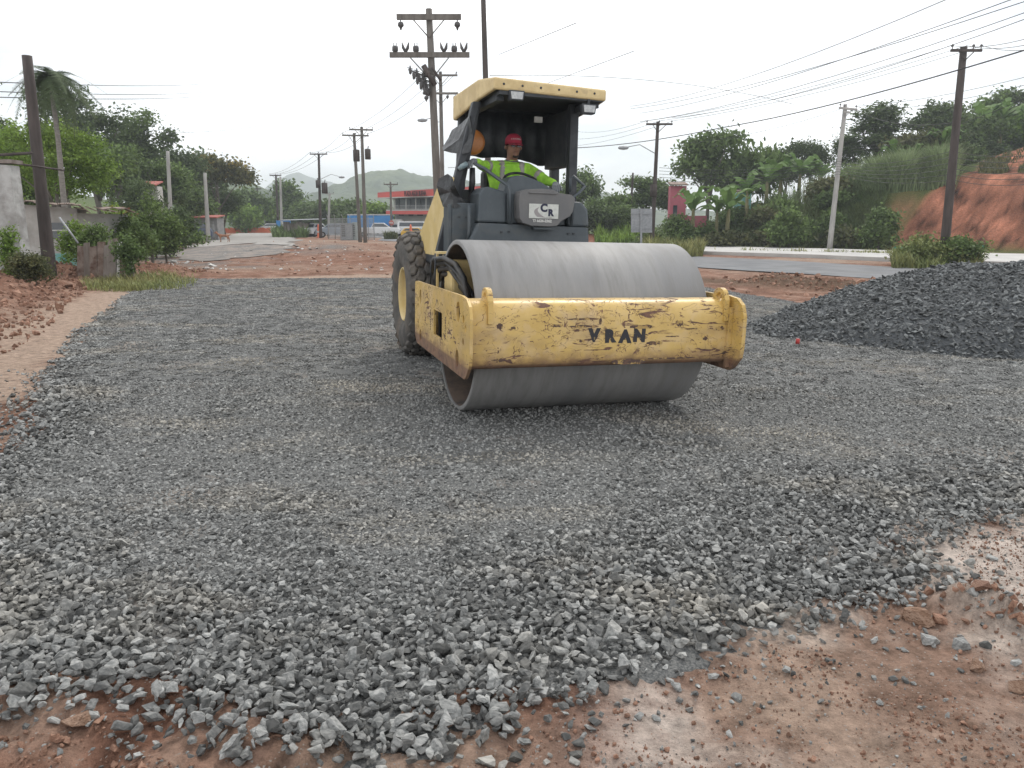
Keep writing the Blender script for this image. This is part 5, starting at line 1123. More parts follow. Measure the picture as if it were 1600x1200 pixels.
# ================================================================== poles and wires
M_pole = mat('weathered_pole', (.10, .088, .078), .9, col2=(.16, .145, .13), ns=5, bump=.5, bs=10, stretch=(1, 1, .15))
M_dpole = mat('dark_creosote_pole', (.045, .036, .033), .85, col2=(.075, .06, .055), ns=5, bump=.5, bs=10, stretch=(1, 1, .15))
M_cpole = mat('concrete_pole', (.36, .35, .33), .85, col2=(.28, .27, .26), ns=3, stretch=(1, 1, .3))
M_insul = mat('insulator', (.06, .055, .055), .35); M_galv = mat('galvanised', (.30, .31, .32), .5, .3, col2=(.24, .25, .26), ns=8)
TOPS = {}
def pole(key, top, base, Y, dia, m, label, arms=(), group='utility poles', transf=None, z0=None, ang=0, lamp=None):
    t = at(top[0], top[1], Y); b = at(base[0], base[1], Y); gz = Hs(b.x, Y) if z0 is None else z0
    k = (gz-b.z)/(t.z-b.z); b = b+(t-b)*k
    o = empty('utility_pole', label, 'utility pole', (b.x, Y, gz), 0, group)
    d = t-Vector((b.x, Y, gz)); mb = MB(); n = 7; mb.tube([d*(i/n)-Vector((0, 0, .4 if i == 0 else 0)) for i in range(n+1)], [dia/2*(1.12-.35*i/n) for i in range(n+1)], 12); mb.build('pole', m, o)
    for ar in arms:                                               # (py, x0, x1, ins kinds)
        py, xa, xb = ar[:3]; f = (py-top[1])/(base[1]-top[1]); c = d*(1-f); pl = at(xa, py, Y)-o.location; prr = at(xb, py, Y)-o.location
        th = ar[3] if len(ar) > 3 else .11; y_ = -dia*.5-.05
        sk = math.tan(ang); a = Vector((pl.x, y_+(pl.x-c.x)*sk, c.z)); b2 = Vector((prr.x, y_+(prr.x-c.x)*sk, c.z)); dv = (b2-a)
        mb = MB(); mb.box((a+b2)/2, (dv.length, .1, th), Matrix.Rotation(math.atan2(dv.y, dv.x), 3, 'Z')); mb.build('crossarm', m if m is not M_cpole else M_cpole, o)
        for sg in (.25, .75):
            q = a.lerp(b2, sg); mb = MB(); mb.tube([q+Vector((0, -.05, -th*.4)), Vector((c.x, y_+.03, c.z-.30*dv.length))], .022, 5); mb.build('brace', m, o)
        for ii in (ar[4] if len(ar) > 4 else ((0.03, 'pin'), (.5, 'pin'), (.97, 'pin'))):
            q = a.lerp(b2, ii[0]); mb = MB(); s = .1 if len(ii) < 3 else ii[2]
            if ii[1] == 'pin': mb.lathe([(th/2, .02), (th/2+s*.8, .02), (th/2+s*.9, s*.55), (th/2+s*1.3, s*.5), (th/2+s*1.7, s*.2), (th/2+s*1.8, 0)], 8, 2, q)
            elif ii[1] == 'pot': mb.lathe([(th/2, s*.6), (th/2+s*.4, s), (th/2+s*1.4, s), (th/2+s*1.9, s*.85), (th/2+s*1.95, 0)], 10, 2, q); mb.tube([q+Vector((s*.4, 0, th/2+s*1.8)), q+Vector((s*.4, 0, th/2+s*2.9))], .014, 4); mb.tube([q+Vector((-s*.4, 0, th/2+s*1.8)), q+Vector((-s*.4, 0, th/2+s*2.9))], .014, 4)
            elif ii[1] == 'fork': mb.tube([q+Vector((s*1.1, 0, th/2+s*3)), q+Vector((s*.75, 0, th/2+s*1.4)), q+Vector((0, 0, th/2))], [.02, .06, .05], 6); mb.tube([q+Vector((-s*1.1, 0, th/2+s*3)), q+Vector((-s*.75, 0, th/2+s*1.4)), q+Vector((0, 0, th/2))], [.02, .06, .05], 6)
            elif ii[1] == 'bell': mb.lathe([(-th/2, .02), (-th/2-s*.6, .02), (-th/2-s*.7, s*.7), (-th/2-s*1.2, s), (-th/2-s*1.9, s), (-th/2-s*2.3, s*.5), (-th/2-s*3.2, .02)], 10, 2, q)
            mb.build('insulator', M_insul, o)
        TOPS[key] = [o.location+a+Vector((0, 0, .2)), o.location+(a+b2)/2+Vector((0, 0, .2)), o.location+b2+Vector((0, 0, .2))]
    if transf:
        for sx, py, sz_ in transf:
            f = (py-top[1])/(base[1]-top[1]); c = d*(1-f); mb = MB(); mb.lathe([(-sz_*.55, 0), (-sz_*.55, sz_*.32), (sz_*.5, sz_*.32), (sz_*.55, sz_*.2), (sz_*.55, 0)], 12, 2, c+Vector((sx*(dia/2+sz_*.4), -.1, 0)))
            mb.tube([c+Vector((sx*(dia/2+sz_*.4), -.1, sz_*.5)), c+Vector((sx*(dia/2+sz_*.5), -.1, sz_*.85))], .04, 6); mb.build('transformer', M_dpole, o)
    if lamp:
        (xa, ya), (xb, yb) = lamp; p = at(xa, ya, Y)-o.location; q = at(xb, yb, Y)-o.location; mb = MB(); mb.tube([p, p.lerp(q, .5)+Vector((0, 0, .18*(q-p).length)), q], .03, 6); mb.build('lamp_arm', M_galv, o)
        mb = MB(); s = .35; mb.lathe([(-s, .02), (-s*.8, .09), (0, .13), (s*.7, .1), (s, .02)], 8, 0, q); mb.build('lamp_head', M_galv, o)
    return o
TP = [(.06, 'bell', .11), (.94, 'bell', .11)]
pole('A', (670, 14), (688, 392), 30, .30, M_pole, 'tall weathered pole with two crossarms rising just left of the roller canopy', ((79, 610, 734, .18, [(.07, 'pot', .11), (.20, 'fork', .11), (.33, 'pot', .11), (.68, 'fork', .11), (.81, 'pot', .11), (.93, 'fork', .11)]), (27, 621, 721, .19, TP)))
ob = bpy.data.objects[[o.name for o in bpy.data.objects if o.name.startswith('utility_pole')][-1]]
for k in range(5):                                                # the tangle of cut-outs and insulators on the oblique arms
    mb = MB(); p = at(641+6*k, 113+8*k, 30)-ob.location; q = at(672, 122+6*k, 30)-ob.location; p.y -= .5; mb.tube([p, q], .03, 6)
    for j in range(3): w = p.lerp(q, .08+.3*j); mb.lathe([(-.14, .02), (-.10, .05), (.05, .055), (.10, .03), (.16, .02)], 6, 2, w); mb.tube([w+Vector((-.10, 0, .1)), w+Vector((.1, 0, .04))], .015, 5)
    mb.build('cutout', M_insul, ob)
mb = MB(); mb.tube([at(663, 105, 30)-ob.location+Vector((0, -.3, 0)), at(681, 135, 30)-ob.location+Vector((0, -.3, 0))], .10, 8); mb.tube([at(676, 108, 30)-ob.location+Vector((0, -.3, 0)), at(690, 128, 30)-ob.location+Vector((0, -.3, 0))], .05, 8); mb.build('brace', M_dpole, ob)
pole('B', (688, 112), (693, 375), 56, .30, M_pole, 'second pole with two crossarms half hidden behind the tall weathered pole', ((144, 661, 716, .14, [(.1, 'bell', .15), (.5, 'bell', .1), (.7, 'bell', .1), (.92, 'bell', .15)]), (118, 664, 715, .12)), transf=None, lamp=((686, 191), (660, 188)))
pole('C', (754, -40), (766, 375), 36, .27, M_dpole, 'dark bare pole rising straight out of the picture behind the roller canopy')
pole('D', (1028, 190), (1019, 376), 52, .27, M_dpole, 'dark pole with one crossarm and a street lamp right of the roller', ((194, 1009, 1050, .12),), transf=[(-.2, 286, .7)], lamp=((1024, 240), (974, 231)))
pole('E', (989, 270), (984, 360), 84, .26, M_dpole, 'thin dark pole without crossarm beside the back of the road sign')
pole('F', (1321, 163), (1296, 389), 58, .36, M_cpole, 'pale concrete pole standing at the foot of the right bank', ((170, 1306, 1342, .14, [(.05, 'pin', .13), (.3, 'pin', .1), (.95, 'pin', .13)]), (175, 1314, 1328, .12, [(.5, 'pin', .1)])), ang=.5)
pole('G', (1506, 73), (1474, 405), 36.5, .38, M_dpole, 'tall dark leaning pole growing out of the bushes at the right', ((80, 1481, 1529, .11, [(.04, 'pin', .12), (.72, 'pin', .12), (.97, 'pin', .12)]),), transf=None)
pole('H', (42, 87), (79, 436), 22.5, .33, M_dpole, 'thick dark leaning pole without crossarm in front of the whitewashed house')
pole('I', (553, 208), (563, 380), 72, .32, M_pole, 'left one of the paired wooden poles beside the fenced cabinets', ((212, 536, 576, .13),), ang=.2)
pole('J', (565, 198), (571, 379), 70, .32, M_pole, 'right one of the paired wooden poles, carrying the transformers', ((203, 547, 583, .13),), transf=[(-1, 242, .9), (1, 240, .8)], ang=.2)
pole('K', (498, 240), (501, 369), 92, .34, M_dpole, 'single pole with crossarm and transformer left of the paired poles', ((241, 485, 512, .14),), transf=[(1, 292, 1.1), (-.3, 286, .8)], lamp=((501, 280), (534, 277)))
pole('L', (431, 273), (435, 360), 118, .34, M_dpole, 'far dark pole with small crossarm at the bend of the pale road', ((274, 422, 440, .16),))
pole('M', (438, 276), (440, 352), 125, .42, M_cpole, 'grey concrete pole right beside the far dark pole at the road bend')
pole('N', (402, 293), (404, 357), 158, .36, M_dpole, 'small far pole with crossarm left of the road bend', ((295, 396, 409, .2),))
pole('O', (610, 284), (612, 367), 100, .30, M_pole, 'pole with crossarm standing in front of the plaza building', ((288, 600, 622, .15),))
pole('P', (515, 303), (513, 365), 104, .34, M_cpole, 'thin grey pole just left of the fenced cabinets', ((303, 508, 522, .1),))
pole('Q', (262, 236), (265, 302), 58, .30, M_cpole, 'white bare post high on the left hillside', z0=None)
pole('R', (320, 270), (325, 363), 70, .36, M_cpole, 'white bare post beside the small grey hut')
pole('S', (338, 291), (341, 357), 108, .34, M_cpole, 'thinner pale post with short arm behind the grey hut', ((293, 331, 344, .12),))
pole('T', (298, 309), (300, 335), 98, .40, M_cpole, 'short pale post among the bushes left of the grey hut')
M_wire = mat('black_wire', (.02, .02, .022), .6)
def wire(pts, sag=0, rad=.012, label='thin overhead wire crossing the pale sky', group='overhead wires', k=12):
    P = []
    for a, b in zip(pts[:-1], pts[1:]):
        for i in range(k): t = i/k; P.append(a.lerp(b, t)-Vector((0, 0, sag*4*t*(1-t))))
    P.append(pts[-1]); mb = MB(); mb.tube(P, rad, 5); o = mb.build('wire', M_wire); return tag(o, label, 'wire', group)
g, dT, f_, a_, b_t = TOPS['G'], TOPS['D'], TOPS['F'], TOPS['A'], TOPS['B']
for i in range(3):
    wire([at(900-10*i, 205+12*i, 84), dT[i], g[i], at(1720, 18+14*i, 22)], .35, .011)
for (xa, ya, Ya, xb, yb, Yb, sg) in ((985, 166, 56, 1500, -10, 24, .5), (985, 170, 56, 1620, -4, 22, .4), (1000, 190, 52, 1640, 6, 24, .45), (1050, 184, 50, 1650, 12, 24, .5), (1000, 177, 56, 1600, -8, 22, .4),
                                     (765, 118, 36, 1240, 163, 48, -.5), (780, 85, 40, 900, 36, 26, 0), (850, 132, 44, 990, 80, 30, 0), (1330, 166, 56, 1650, 108, 36, .3), (1330, 172, 56, 1650, 120, 36, .4), (1060, 225, 60, 1320, 168, 58, .4), (1340, 172, 58, 1500, 190, 37, .5),
                                     (1330, 232, 57, 1488, 168, 37, .4), (1330, 236, 57, 1650, 132, 34, .5)):
    wire([at(xa, ya, Ya), at(xb, yb, Yb)], sg, .012)
wire([at(700, 262, 90), at(875, 232, 62), at(1130, 199, 48), at(1660, 60, 26)], .25, .026, 'thickest black cable sweeping up to the right above the trees', None)
for k in range(6): wire([at(1030, 262+5*k, 52), at(1310, 262+4*k-10, 57), at(1488, 236+9*k, 36.8), at(1700, 225+9*k, 30)], .35, .012, 'low telephone line strung across the trees on the right bank', 'telephone lines on the right')
for (xa, ya, Ya, xb, yb, Yb) in ((-40, 127, 26, 330, 130, 90), (-40, 142, 26, 330, 143, 90), (-40, 151, 26, 330, 149, 90), (262, 208, 74, 410, 196, 120)):
    wire([at(xa, ya, Ya), at(xb, yb, Yb)], .2, .016, 'thin wire crossing the sky above the left hillside', 'wires on the left')
for i in range(3): wire([TOPS['K'][i], TOPS['I'][i], b_t[i]], .5, .014, 'faint wire between the far poles left of the roller', 'wires between far poles'); wire([TOPS['L'][i], TOPS['K'][i]], .5, .016, 'faint wire between the far poles left of the roller', 'wires between far poles')
mb = MB(); mb.tube([at(-30, 244, 21), at(50, 239, 22.2)], .045, 6); o = mb.build('steel_bar', M_dpole); tag(o, 'upper rusty steel bar sticking from the old wall to the leaning pole', 'steel bar')
mb = MB(); mb.tube([at(0, 252, 21), at(100, 266, 23)], .03, 6); o = mb.build('steel_bar', M_dpole); tag(o, 'lower thin steel bar running from the old wall past the leaning pole', 'steel bar')

# ================================================================== left buildings
M_old = mat('stained_render', (.42, .42, .41), .9, col2=(.26, .25, .24), ns=1.5, lo=.4, hi=.6, col3=(.12, .115, .10), n3=.9, lo3=.55, hi3=.7, bump=.4, bs=6)
M_lime = mat('whitewash', (.50, .49, .47), .9, col2=(.36, .34, .31), ns=1.2, col3=(.20, .17, .14), n3=.8, lo3=.58, hi3=.72, bump=.2, bs=10)
M_rust = mat('rusty_sheet', (.17, .12, .095), .8, .1, col2=(.26, .21, .18), ns=2.5, col3=(.10, .05, .035), n3=3, lo3=.5, hi3=.65, bump=.2)
M_wood = mat('old_board', (.16, .13, .11), .9, col2=(.26, .23, .21), ns=3, stretch=(1, 1, .2), bump=.3)
M_pane = mat('window_glass', (.03, .04, .05), .15, spec=.7)
M_teal = mat('teal_paint', (.14, .38, .36), .8, col2=(.25, .42, .40), ns=3)
M_redroof = mat('red_roof', (.40, .12, .10), .75, col2=(.30, .10, .08), ns=3)
def wall_px(name, x0, x1, ytop, Y, m, parent, th=.18, z0=None, Y1=None, ytop1=None, loc=None):
    a = at(x0, ytop, Y); b = at(x1, ytop if ytop1 is None else ytop1, Y1 or Y); l0 = parent.location if parent else Vector()
    za = Hs(a.x, Y)-.3 if z0 is None else z0
    mb = MB(); d = Vector((b.x-a.x, b.y-a.y, 0)).normalized(); n = Vector((-d.y, d.x, 0))*th
    vs = [Vector((p.x, p.y, z))-l0+o_ for p, zt in ((a, a.z), (b, b.z)) for z in (za, zt) for o_ in (Vector(), n)]
    mb.add(vs, [(0, 1, 3, 2), (4, 5, 7, 6), (0, 2, 6, 4), (1, 3, 7, 5), (2, 3, 7, 6), (0, 1, 5, 4)]); return mb.build(name, m, parent)
def rect_px(name, x0, y0, x1, y1, Y, m, parent, proud=.03, th=.05, Y1=None):
    Y1 = Y1 or Y; l0 = parent.location if parent else Vector()
    while l0.length == 0 and parent.parent: parent_ = parent.parent; l0 = parent_.location; break
    a = at(x0, y0, Y-proud)-l0; b = at(x1, y0, Y1-proud)-l0; c = at(x1, y1, Y1-proud)-l0; d = at(x0, y1, Y-proud)-l0; o_ = Vector((0, th, 0)); mb = MB()
    mb.add([a, b, c, d, a+o_, b+o_, c+o_, d+o_], [(0, 1, 2, 3), (4, 5, 6, 7), (0, 1, 5, 4), (1, 2, 6, 5), (2, 3, 7, 6), (3, 0, 4, 7)]); return mb.build(name, m, parent)
ow = empty('old_wall', 'tall stained concrete wall end cut by the left edge of the picture', 'wall', at(5, 435, 20.5)); ow.location.z = Hs(ow.location.x, 20.5)
wall_px('wall', -90, 15, 252, 20.5, M_old, ow, .4, ytop1=258); rect_px('coping', -90, 249, 17, 255, 20.5, M_wood, ow, .05, .5)
hs = empty('whitewashed_house', 'low whitewashed house with a ragged rusty roof behind the dark pole', 'house', at(100, 430, 26)); hs.location.z = Hs(hs.location.x, 26)
wall_px('wall', 18, 120, 318, 26, M_lime, hs, 1.2, Y1=26.5, ytop1=326); wall_px('wall', 119.5, 200, 333, 26.3, M_lime, hs, .3, Y1=27.5, ytop1=335)
for k in range(9):
    x0 = 14+12.2*k+random.uniform(-2, 2); a = at(x0, 313+k*.9+random.uniform(-2, 2), 25.6)-hs.location; b = at(x0+14, 314+k*.9+random.uniform(-2, 2), 25.6)-hs.location; mb = MB(); o_ = Vector((-1.9, 3.6, .10)); t_ = Vector((0, 0, -.03))
    cr = []; nn_ = 10
    for i in range(nn_+1): p = a.lerp(b, i/nn_)+Vector((0, 0, .025*(i % 2))); cr += [p, p+o_]
    mb.add(cr, [(2*i, 2*i+2, 2*i+3, 2*i+1) for i in range(nn_)]); s_ = mb.build('roof_sheet', M_rust, hs); s_.modifiers.new('t', 'SOLIDIFY').thickness = .02
for k in range(8):
    x0 = 118+11*k+random.uniform(-3, 3); a = at(x0, 326+random.uniform(-3, 4), 25.8)-hs.location; b = at(x0+14, 327+random.uniform(-3, 6), 25.8)-hs.location; mb = MB(); mb.add([a, b, b+Vector((-1.3, 2.2, .08)), a+Vector((-1.3, 2.2, .08))], [(0, 1, 2, 3)]); s_ = mb.build('roof_sheet', M_rust, hs); s_.modifiers.new('t', 'SOLIDIFY').thickness = .03
w_ = rect_px('window', 20, 354, 38, 376, 26, M_wht, hs, .05, .08); rect_px('pane', 22, 356, 36, 374, 26, mat('blue_shutter', (.20, .30, .34), .5), w_, .09, .05)
rect_px('window', 78, 348, 108, 372, 26.3, M_pane, hs, .06, .05); rect_px('window_bar', 78, 359, 108, 361, 26.3, M_wht, hs, .1, .04)
rect_px('doorstep', 80, 418, 130, 430, 24.5, M_conc, hs, .05, .6); rect_px('green_panel', 84, 396, 122, 416, 25.8, M_teal, hs, .06, .04)
# shack of rusty sheets and boards
sh = empty('shack', 'collapsing shack front of rusty sheets and old boards overgrown by creepers', 'shack', at(165, 436, 23.2)); sh.location.z = Hs(sh.location.x, 23.2)
for k, (x0, x1, y0, y1, m) in enumerate(((120, 131, 384, 438, M_rust), (131, 140, 380, 438, M_wood), (140, 152, 386, 438, M_rust), (152, 161, 378, 437, M_rust), (161, 168, 384, 437, M_wood), (168, 181, 374, 437, M_wood), (182, 187, 378, 436, M_wht), (187, 197, 384, 435, M_rust), (197, 205, 388, 434, M_wood))):
    a = [at(x0+random.uniform(-1.5, 1.5), y0, 23.2), at(x1+random.uniform(-1.5, 1.5), y0+random.uniform(-2, 2), 23.2), at(x1, y1, 23.1), at(x0, y1, 23.1)]; mb = MB(); fs = [p-sh.location for p in a]; o_ = Vector((0, .05+.02*k, 0))
    mb.add(fs+[p+o_ for p in fs], [(0, 1, 2, 3), (4, 5, 6, 7), (0, 1, 5, 4), (1, 2, 6, 5), (2, 3, 7, 6), (3, 0, 4, 7)]); mb.build('board', m, sh)
mb = MB(); mb.tube([at(93, 340, 23.4), at(122, 380, 23)], .03, 6); o = mb.build('clothes_prop', M_galv); tag(o, 'slanting grey pipe leaning in front of the whitewashed house', 'pipe')
# grey hut, red-roofed house
def hut(name, label, cat, px0, px1, ytop, ybase, Y, mw, mr, roof=.25):
    o = empty(name, label, cat, at((px0+px1)/2, ybase, Y)); o.location.z = Hs(o.location.x, Y); w = (px1-px0)/FPX*Y; h = at(px0, ytop, Y).z-o.location.z
    mb = MB(); mb.bb(-w/2, w/2, 0, w*.7, -.3, h); mb.build('wall', mw, o); mb = MB(); mb.add([(-w*.55, -.4, h+.02), (w*.55, -.4, h+.02), (w*.55, w*.75, h+roof), (-w*.55, w*.75, h+roof), (-w*.55, -.4, h+.12), (w*.55, -.4, h+.12), (w*.55, w*.75, h+roof+.1), (-w*.55, w*.75, h+roof+.1)], [(0, 1, 2, 3), (4, 5, 6, 7), (0, 1, 5, 4), (1, 2, 6, 5), (2, 3, 7, 6), (3, 0, 4, 7)]); mb.build('roof', mr, o)
    return o, w, h
o, w, h = hut('block_hut', 'small grey block hut beside the white post on the left', 'hut', 300, 340, 341, 362, 80, mat('grey_block', (.20, .20, .20), .9, col2=(.27, .26, .25), ns=2), M_redroof)
mb = MB(); mb.bb(w*.15, w*.38, -.05, .02, 0, 1.9); mb.build('door', M_old, o); mb = MB(); mb.bb(-w*.35, -w*.1, -.04, .02, .9, 1.6); mb.build('window', M_pane, o)
o, w, h = hut('hillside_house', 'house with a red roof peeping through the trees on the left hill', 'house', 222, 247, 291, 310, 64, M_lime, M_redroof, .35)
mb = MB(); mb.bb(-w*.2, w*.1, -.05, .02, .8, 1.8); mb.build('window', M_pane, o)
o, w, h = hut('pink_house', 'bright pink house half hidden by banana plants on the right bank', 'house', 1046, 1070, 317, 352, 70, mat('pink_paint', (.38, .11, .14), .85, col2=(.33, .10, .13), ns=2, col3=(.30, .12, .12), n3=1, lo3=.6, hi3=.75), M_rust, .3)
o.location.z = at(1060, 355, 70).z; mb = MB(); mb.bb(-w*.3, -w*.05, -.05, .02, .9, 1.9); mb.build('window', M_pane, o); mb = MB(); mb.bb(.1, 2.7, .4, .5, 0, 1.0); mb.build('side_wall', bpy.data.materials['pink_paint'], o)
o, w, h = hut('teal_hut', 'small teal hut glimpsed between the banana plants', 'hut', 1150, 1172, 312, 336, 71, M_teal, M_rust, .2); o.location.z = at(1160, 340, 71).z
mb = MB(); mb.bb(-.2, .2, -.05, .02, .2, 1.2); mb.build('door', M_pane, o)
# road sign seen from behind
sg = empty('road_sign', 'blank grey back of a double road sign right of the roller', 'road sign', at(1002, 383, 44)); sg.location.z = Hs(sg.location.x, 44)
rect_px('sign_panel', 986, 326, 1001, 363, 44, M_galv, sg, 0, .04); rect_px('sign_panel', 1003, 326, 1019, 363.5, 44, M_galv, sg, 0, .04); rect_px('post', 1000.5, 326, 1003.5, 392, 44, M_galv, sg, .08, .07)
for y_ in (333, 356): rect_px('rail', 986, y_, 1019, y_+1.5, 44, M_galv, sg, .06, .05)

# ================================================================== plaza building
Ya, Yb = 112, 100
pz = empty('plaza_building', 'two-storey commercial building with red fascia and dark lettering', 'building', at(600, 368, Ya)); pz.location.z = 0
M_fas = mat('red_fascia', (.55, .10, .085), .6, col2=(.48, .09, .08), ns=.6); M_cream = mat('cream_wall', (.46, .44, .40), .85, col2=(.40, .38, .35), ns=.4, col3=(.30, .29, .27), n3=.8, lo3=.6, hi3=.8); M_dkw = mat('dark_glazing', (.05, .065, .075), .3, col2=(.09, .10, .11), ns=1.2)
def Yx(px): return Ya+(Yb-Ya)*(px-590)/(760-590)
def pr(name, x0, yt0, x1, yt1, yb0, yb1, m, parent=None, off=0, th=.2):
    parent = parent or pz; l0 = pz.location; A = [at(x0, yt0, Yx(x0)-off), at(x1, yt1, Yx(x1)-off), at(x1, yb1, Yx(x1)-off), at(x0, yb0, Yx(x0)-off)]; vs = [p-l0 for p in A]; o_ = Vector((0, th, 0)); mb = MB()
    mb.add(vs+[p+o_ for p in vs], [(0, 1, 2, 3), (4, 5, 6, 7), (0, 1, 5, 4), (1, 2, 6, 5), (2, 3, 7, 6), (3, 0, 4, 7)]); return mb.build(name, m, parent)
def ln(px, y0, y1): return y0+(y1-y0)*(px-590)/(675-590)           # rows measured at px 590 and 675
def band(name, x0, x1, t0, t1, b0, b1, m, off=0, th=.2, parent=None): return pr(name, x0, ln(x0, t0, t1), x1, ln(x1, t0, t1), ln(x0, b0, b1), ln(x1, b0, b1), m, parent, off, th)
fas = band('fascia', 590, 780, 301, 295.5, 308.6, 306, M_fas, 2.0, .4); band('fascia_trim', 590, 780, 299.6, 294, 301, 295.5, M_conc, 2.05, .5); band('fascia_trim', 590, 780, 308.6, 306, 310, 307.6, M_conc, 2.05, .5)
band('roof', 594, 780, 300, 296, 308, 306, M_conc, 1.4, 14)
band('upper_wall', 616, 780, 309, 306, 327.5, 327, M_cream, 0, 10)
for x0, x1 in ((618, 623.5), (624.5, 633.5), (635, 641), (641.6, 648.6), (650.5, 657), (657.6, 664), (667, 672)): 
    wi = band('window', x0, x1, 311.5, 309.5, 327, 326.5, M_dkw, .75, .7)
for x in (614, 634.3, 649.5, 665.5, 684, 705, 730): band('column', x-.5, x+.5, 309, 306.5, 329, 328, M_wht, 1.7, .25)
for y0 in (321, 323.2, 325.4): band('railing', 605, 780, y0, y0, y0+.4, y0+.4, M_wht, 1.75, .05)
band('balcony_slab', 603, 780, 327.6, 327.0, 329.6, 329.2, M_conc, 1.8, 2.2); band('lower_fascia', 603, 780, 329.7, 329.3, 334.6, 335, M_fas, 1.85, .25)
band('lower_wall', 617, 780, 334.5, 335, 357, 361, M_cream, -.1, 9)
band('sign_board', 647, 656, 329.4, 329.2, 331.6, 331.4, M_galv, 1.95, .08)
for x0, x1 in ((623, 631), (638, 646), (652, 661)): band('awning', x0, x1, 335, 335.2, 337, 337.2, M_dkw, .3, .3)
band('window', 625.5, 630.5, 345, 345.5, 352.5, 353.5, M_dkw, 0, .12)
gt_ = band('gate', 649.5, 661, 341.5, 342, 355, 357, M_dkw, .05, .12)
for k in range(5): band('gate_bar', 650.5+2.1*k, 651+2.1*k, 342, 342.5, 355, 357, M_galv, .15, .05)
band('gate', 666, 672, 342, 342.5, 355, 357, M_dkw, .05, .12)
pA = at(648.5, ln(648.5, 304.9, 301.6), Yx(648.5)-2.9)-pz.location; ang_ = math.atan2(Yx(680)-Yx(620), at(680, 300, Yx(680)).x-at(620, 300, Yx(620)).x)
text('lettering', 'PLAZA AGUA BUENA', .88, mat('dark_red_letters', (.05, .008, .012), .6), fas, Matrix.Translation(pA) @ Matrix.Rotation(ang_, 4, 'Z') @ FACE @ Matrix.Diagonal((.47, 1, 1, 1)), .03, .03)

# ================================================================== yard: fence, cabinets, booth, kiosk
M_fence = mat('fence_wire', (.33, .34, .35), .5, .2)
fn = empty('wire_fence', 'grey wire mesh fence round the electrical cabinets', 'fence', at(550, 372, 84)); fn.location.z = Hs(fn.location.x, 84)
for px, Yf in ((512, 86), (523, 85), (535, 84), (547, 83), (560, 82), (575, 81), (584, 80)):
    p = at(px, 345, Yf)-fn.location; mb = MB(); mb.tube([(p.x, p.y, -.2), (p.x, p.y, 2.35), (p.x, p.y-.3, 2.6)], .035, 6); mb.build('post', M_fence, fn)
mb = MB(); a = at(512, 345, 86)-fn.location; b = at(584, 345, 80)-fn.location
for k in range(110):
    t = k/109; p = a.lerp(b, t); mb.box((p.x, p.y, 1.15), (.014, .014, 2.2))
for z in (.1, .6, 1.1, 1.7, 2.2): mb.tube([(a.x, a.y, z), (b.x, b.y, z)], .012, 4)
m_ = mb.build('mesh_wire', M_fence, fn); m_['kind'] = 'stuff'
for px0, px1, yt, Y, label, mt in ((532, 551, 350, 80, 'left grey electrical cabinet with louvred doors behind the wire fence', M_galv), (551, 561, 348, 80.4, 'right taller grey electrical cabinet beside the paired poles', mat('cabinet_grey', (.36, .40, .39), .6, col2=(.30, .33, .33), ns=3))):
    o = empty('electrical_cabinet', label, 'cabinet', at((px0+px1)/2, 372, Y)); o.location.z = Hs(o.location.x, Y); w = (px1-px0)/FPX*Y; h = at(px0, yt, Y).z-o.location.z
    mb = MB(); mb.bb(-w/2, w/2, 0, 1.0, 0, h); mb.bb(-w/2-.05, w/2+.05, -.05, 1.05, h, h+.06); mb.build('housing', mt, o)
    mb = MB(); mb.bb(-w*.44, -w*.02, -.03, .01, .12, h-.12); dr_ = mb.build('door', mt, o); mb = MB(); mb.bb(w*.02, w*.44, -.03, .01, .12, h-.12); mb.build('door', mt, o)
    mb = MB()
    for k in range(6): mb.bb(-w*.38, -w*.08, -.05, -.02, .4+k*.2, .48+k*.2)
    mb.build('louvre', M_dpole, dr_)
bo = empty('roadside_booth', 'small wooden roadside booth with a flat tin roof overgrown with weeds', 'booth', at(462, 366, 100)); bo.location.z = Hs(bo.location.x, 100)
for dx_ in (-1, .6): mb = MB(); mb.bb(dx_-.5, dx_+.3, 0, .15, 0, 1.9); mb.build('wall', M_wood, bo)
mb = MB(); mb.bb(-1.5, 1.5, .15, 2, 0, 1.7); mb.build('back_wall', M_wood, bo); mb = MB(); mb.add([(-1.9, -.6, 2.0), (3.4, -.6, 2.15), (3.4, 2.4, 2.25), (-1.9, 2.4, 2.1), (-1.9, -.6, 2.07), (3.4, -.6, 2.22), (3.4, 2.4, 2.32), (-1.9, 2.4, 2.17)], [(0, 1, 2, 3), (4, 5, 6, 7), (0, 1, 5, 4), (1, 2, 6, 5), (2, 3, 7, 6), (3, 0, 4, 7)]); mb.build('roof', M_galv, bo)
ki = empty('blue_kiosk', 'blue and white kiosk board beside the grey concrete pole', 'kiosk', at(443, 357, 112)); ki.location.z = Hs(ki.location.x, 112)
mb = MB(); mb.bb(-1.0, 1.0, 0, .2, 1.0, 2.1); mb.build('board', mat('kiosk_blue', (.04, .20, .48), .6), ki); mb = MB(); mb.bb(-.35, .0, -.04, 0, 1.1, 2.0); mb.build('white_stripe', M_wht, ki); mb = MB(); mb.bb(-.9, .9, .05, .15, 0, 1.0); mb.build('stand', M_galv, ki)
on = empty('barrier_net', 'orange plastic barrier netting far up the pale road', 'barrier', at(372, 357, 140)); on.location.z = Hs(on.location.x, 140)
M_onet = mat('orange_net', (.55, .13, .06), .8)
mb = MB()
for k in range(24): mb.add([(-5+k*.45, .1*math.sin(k), 0), (-4.55+k*.45, .1*math.sin(k+1), 0), (-4.55+k*.45, .1*math.sin(k+1), .9+.1*math.sin(k*2.)), (-5+k*.45, .1*math.sin(k), .9+.1*math.sin(k*2.-2))], [(0, 1, 2, 3)])
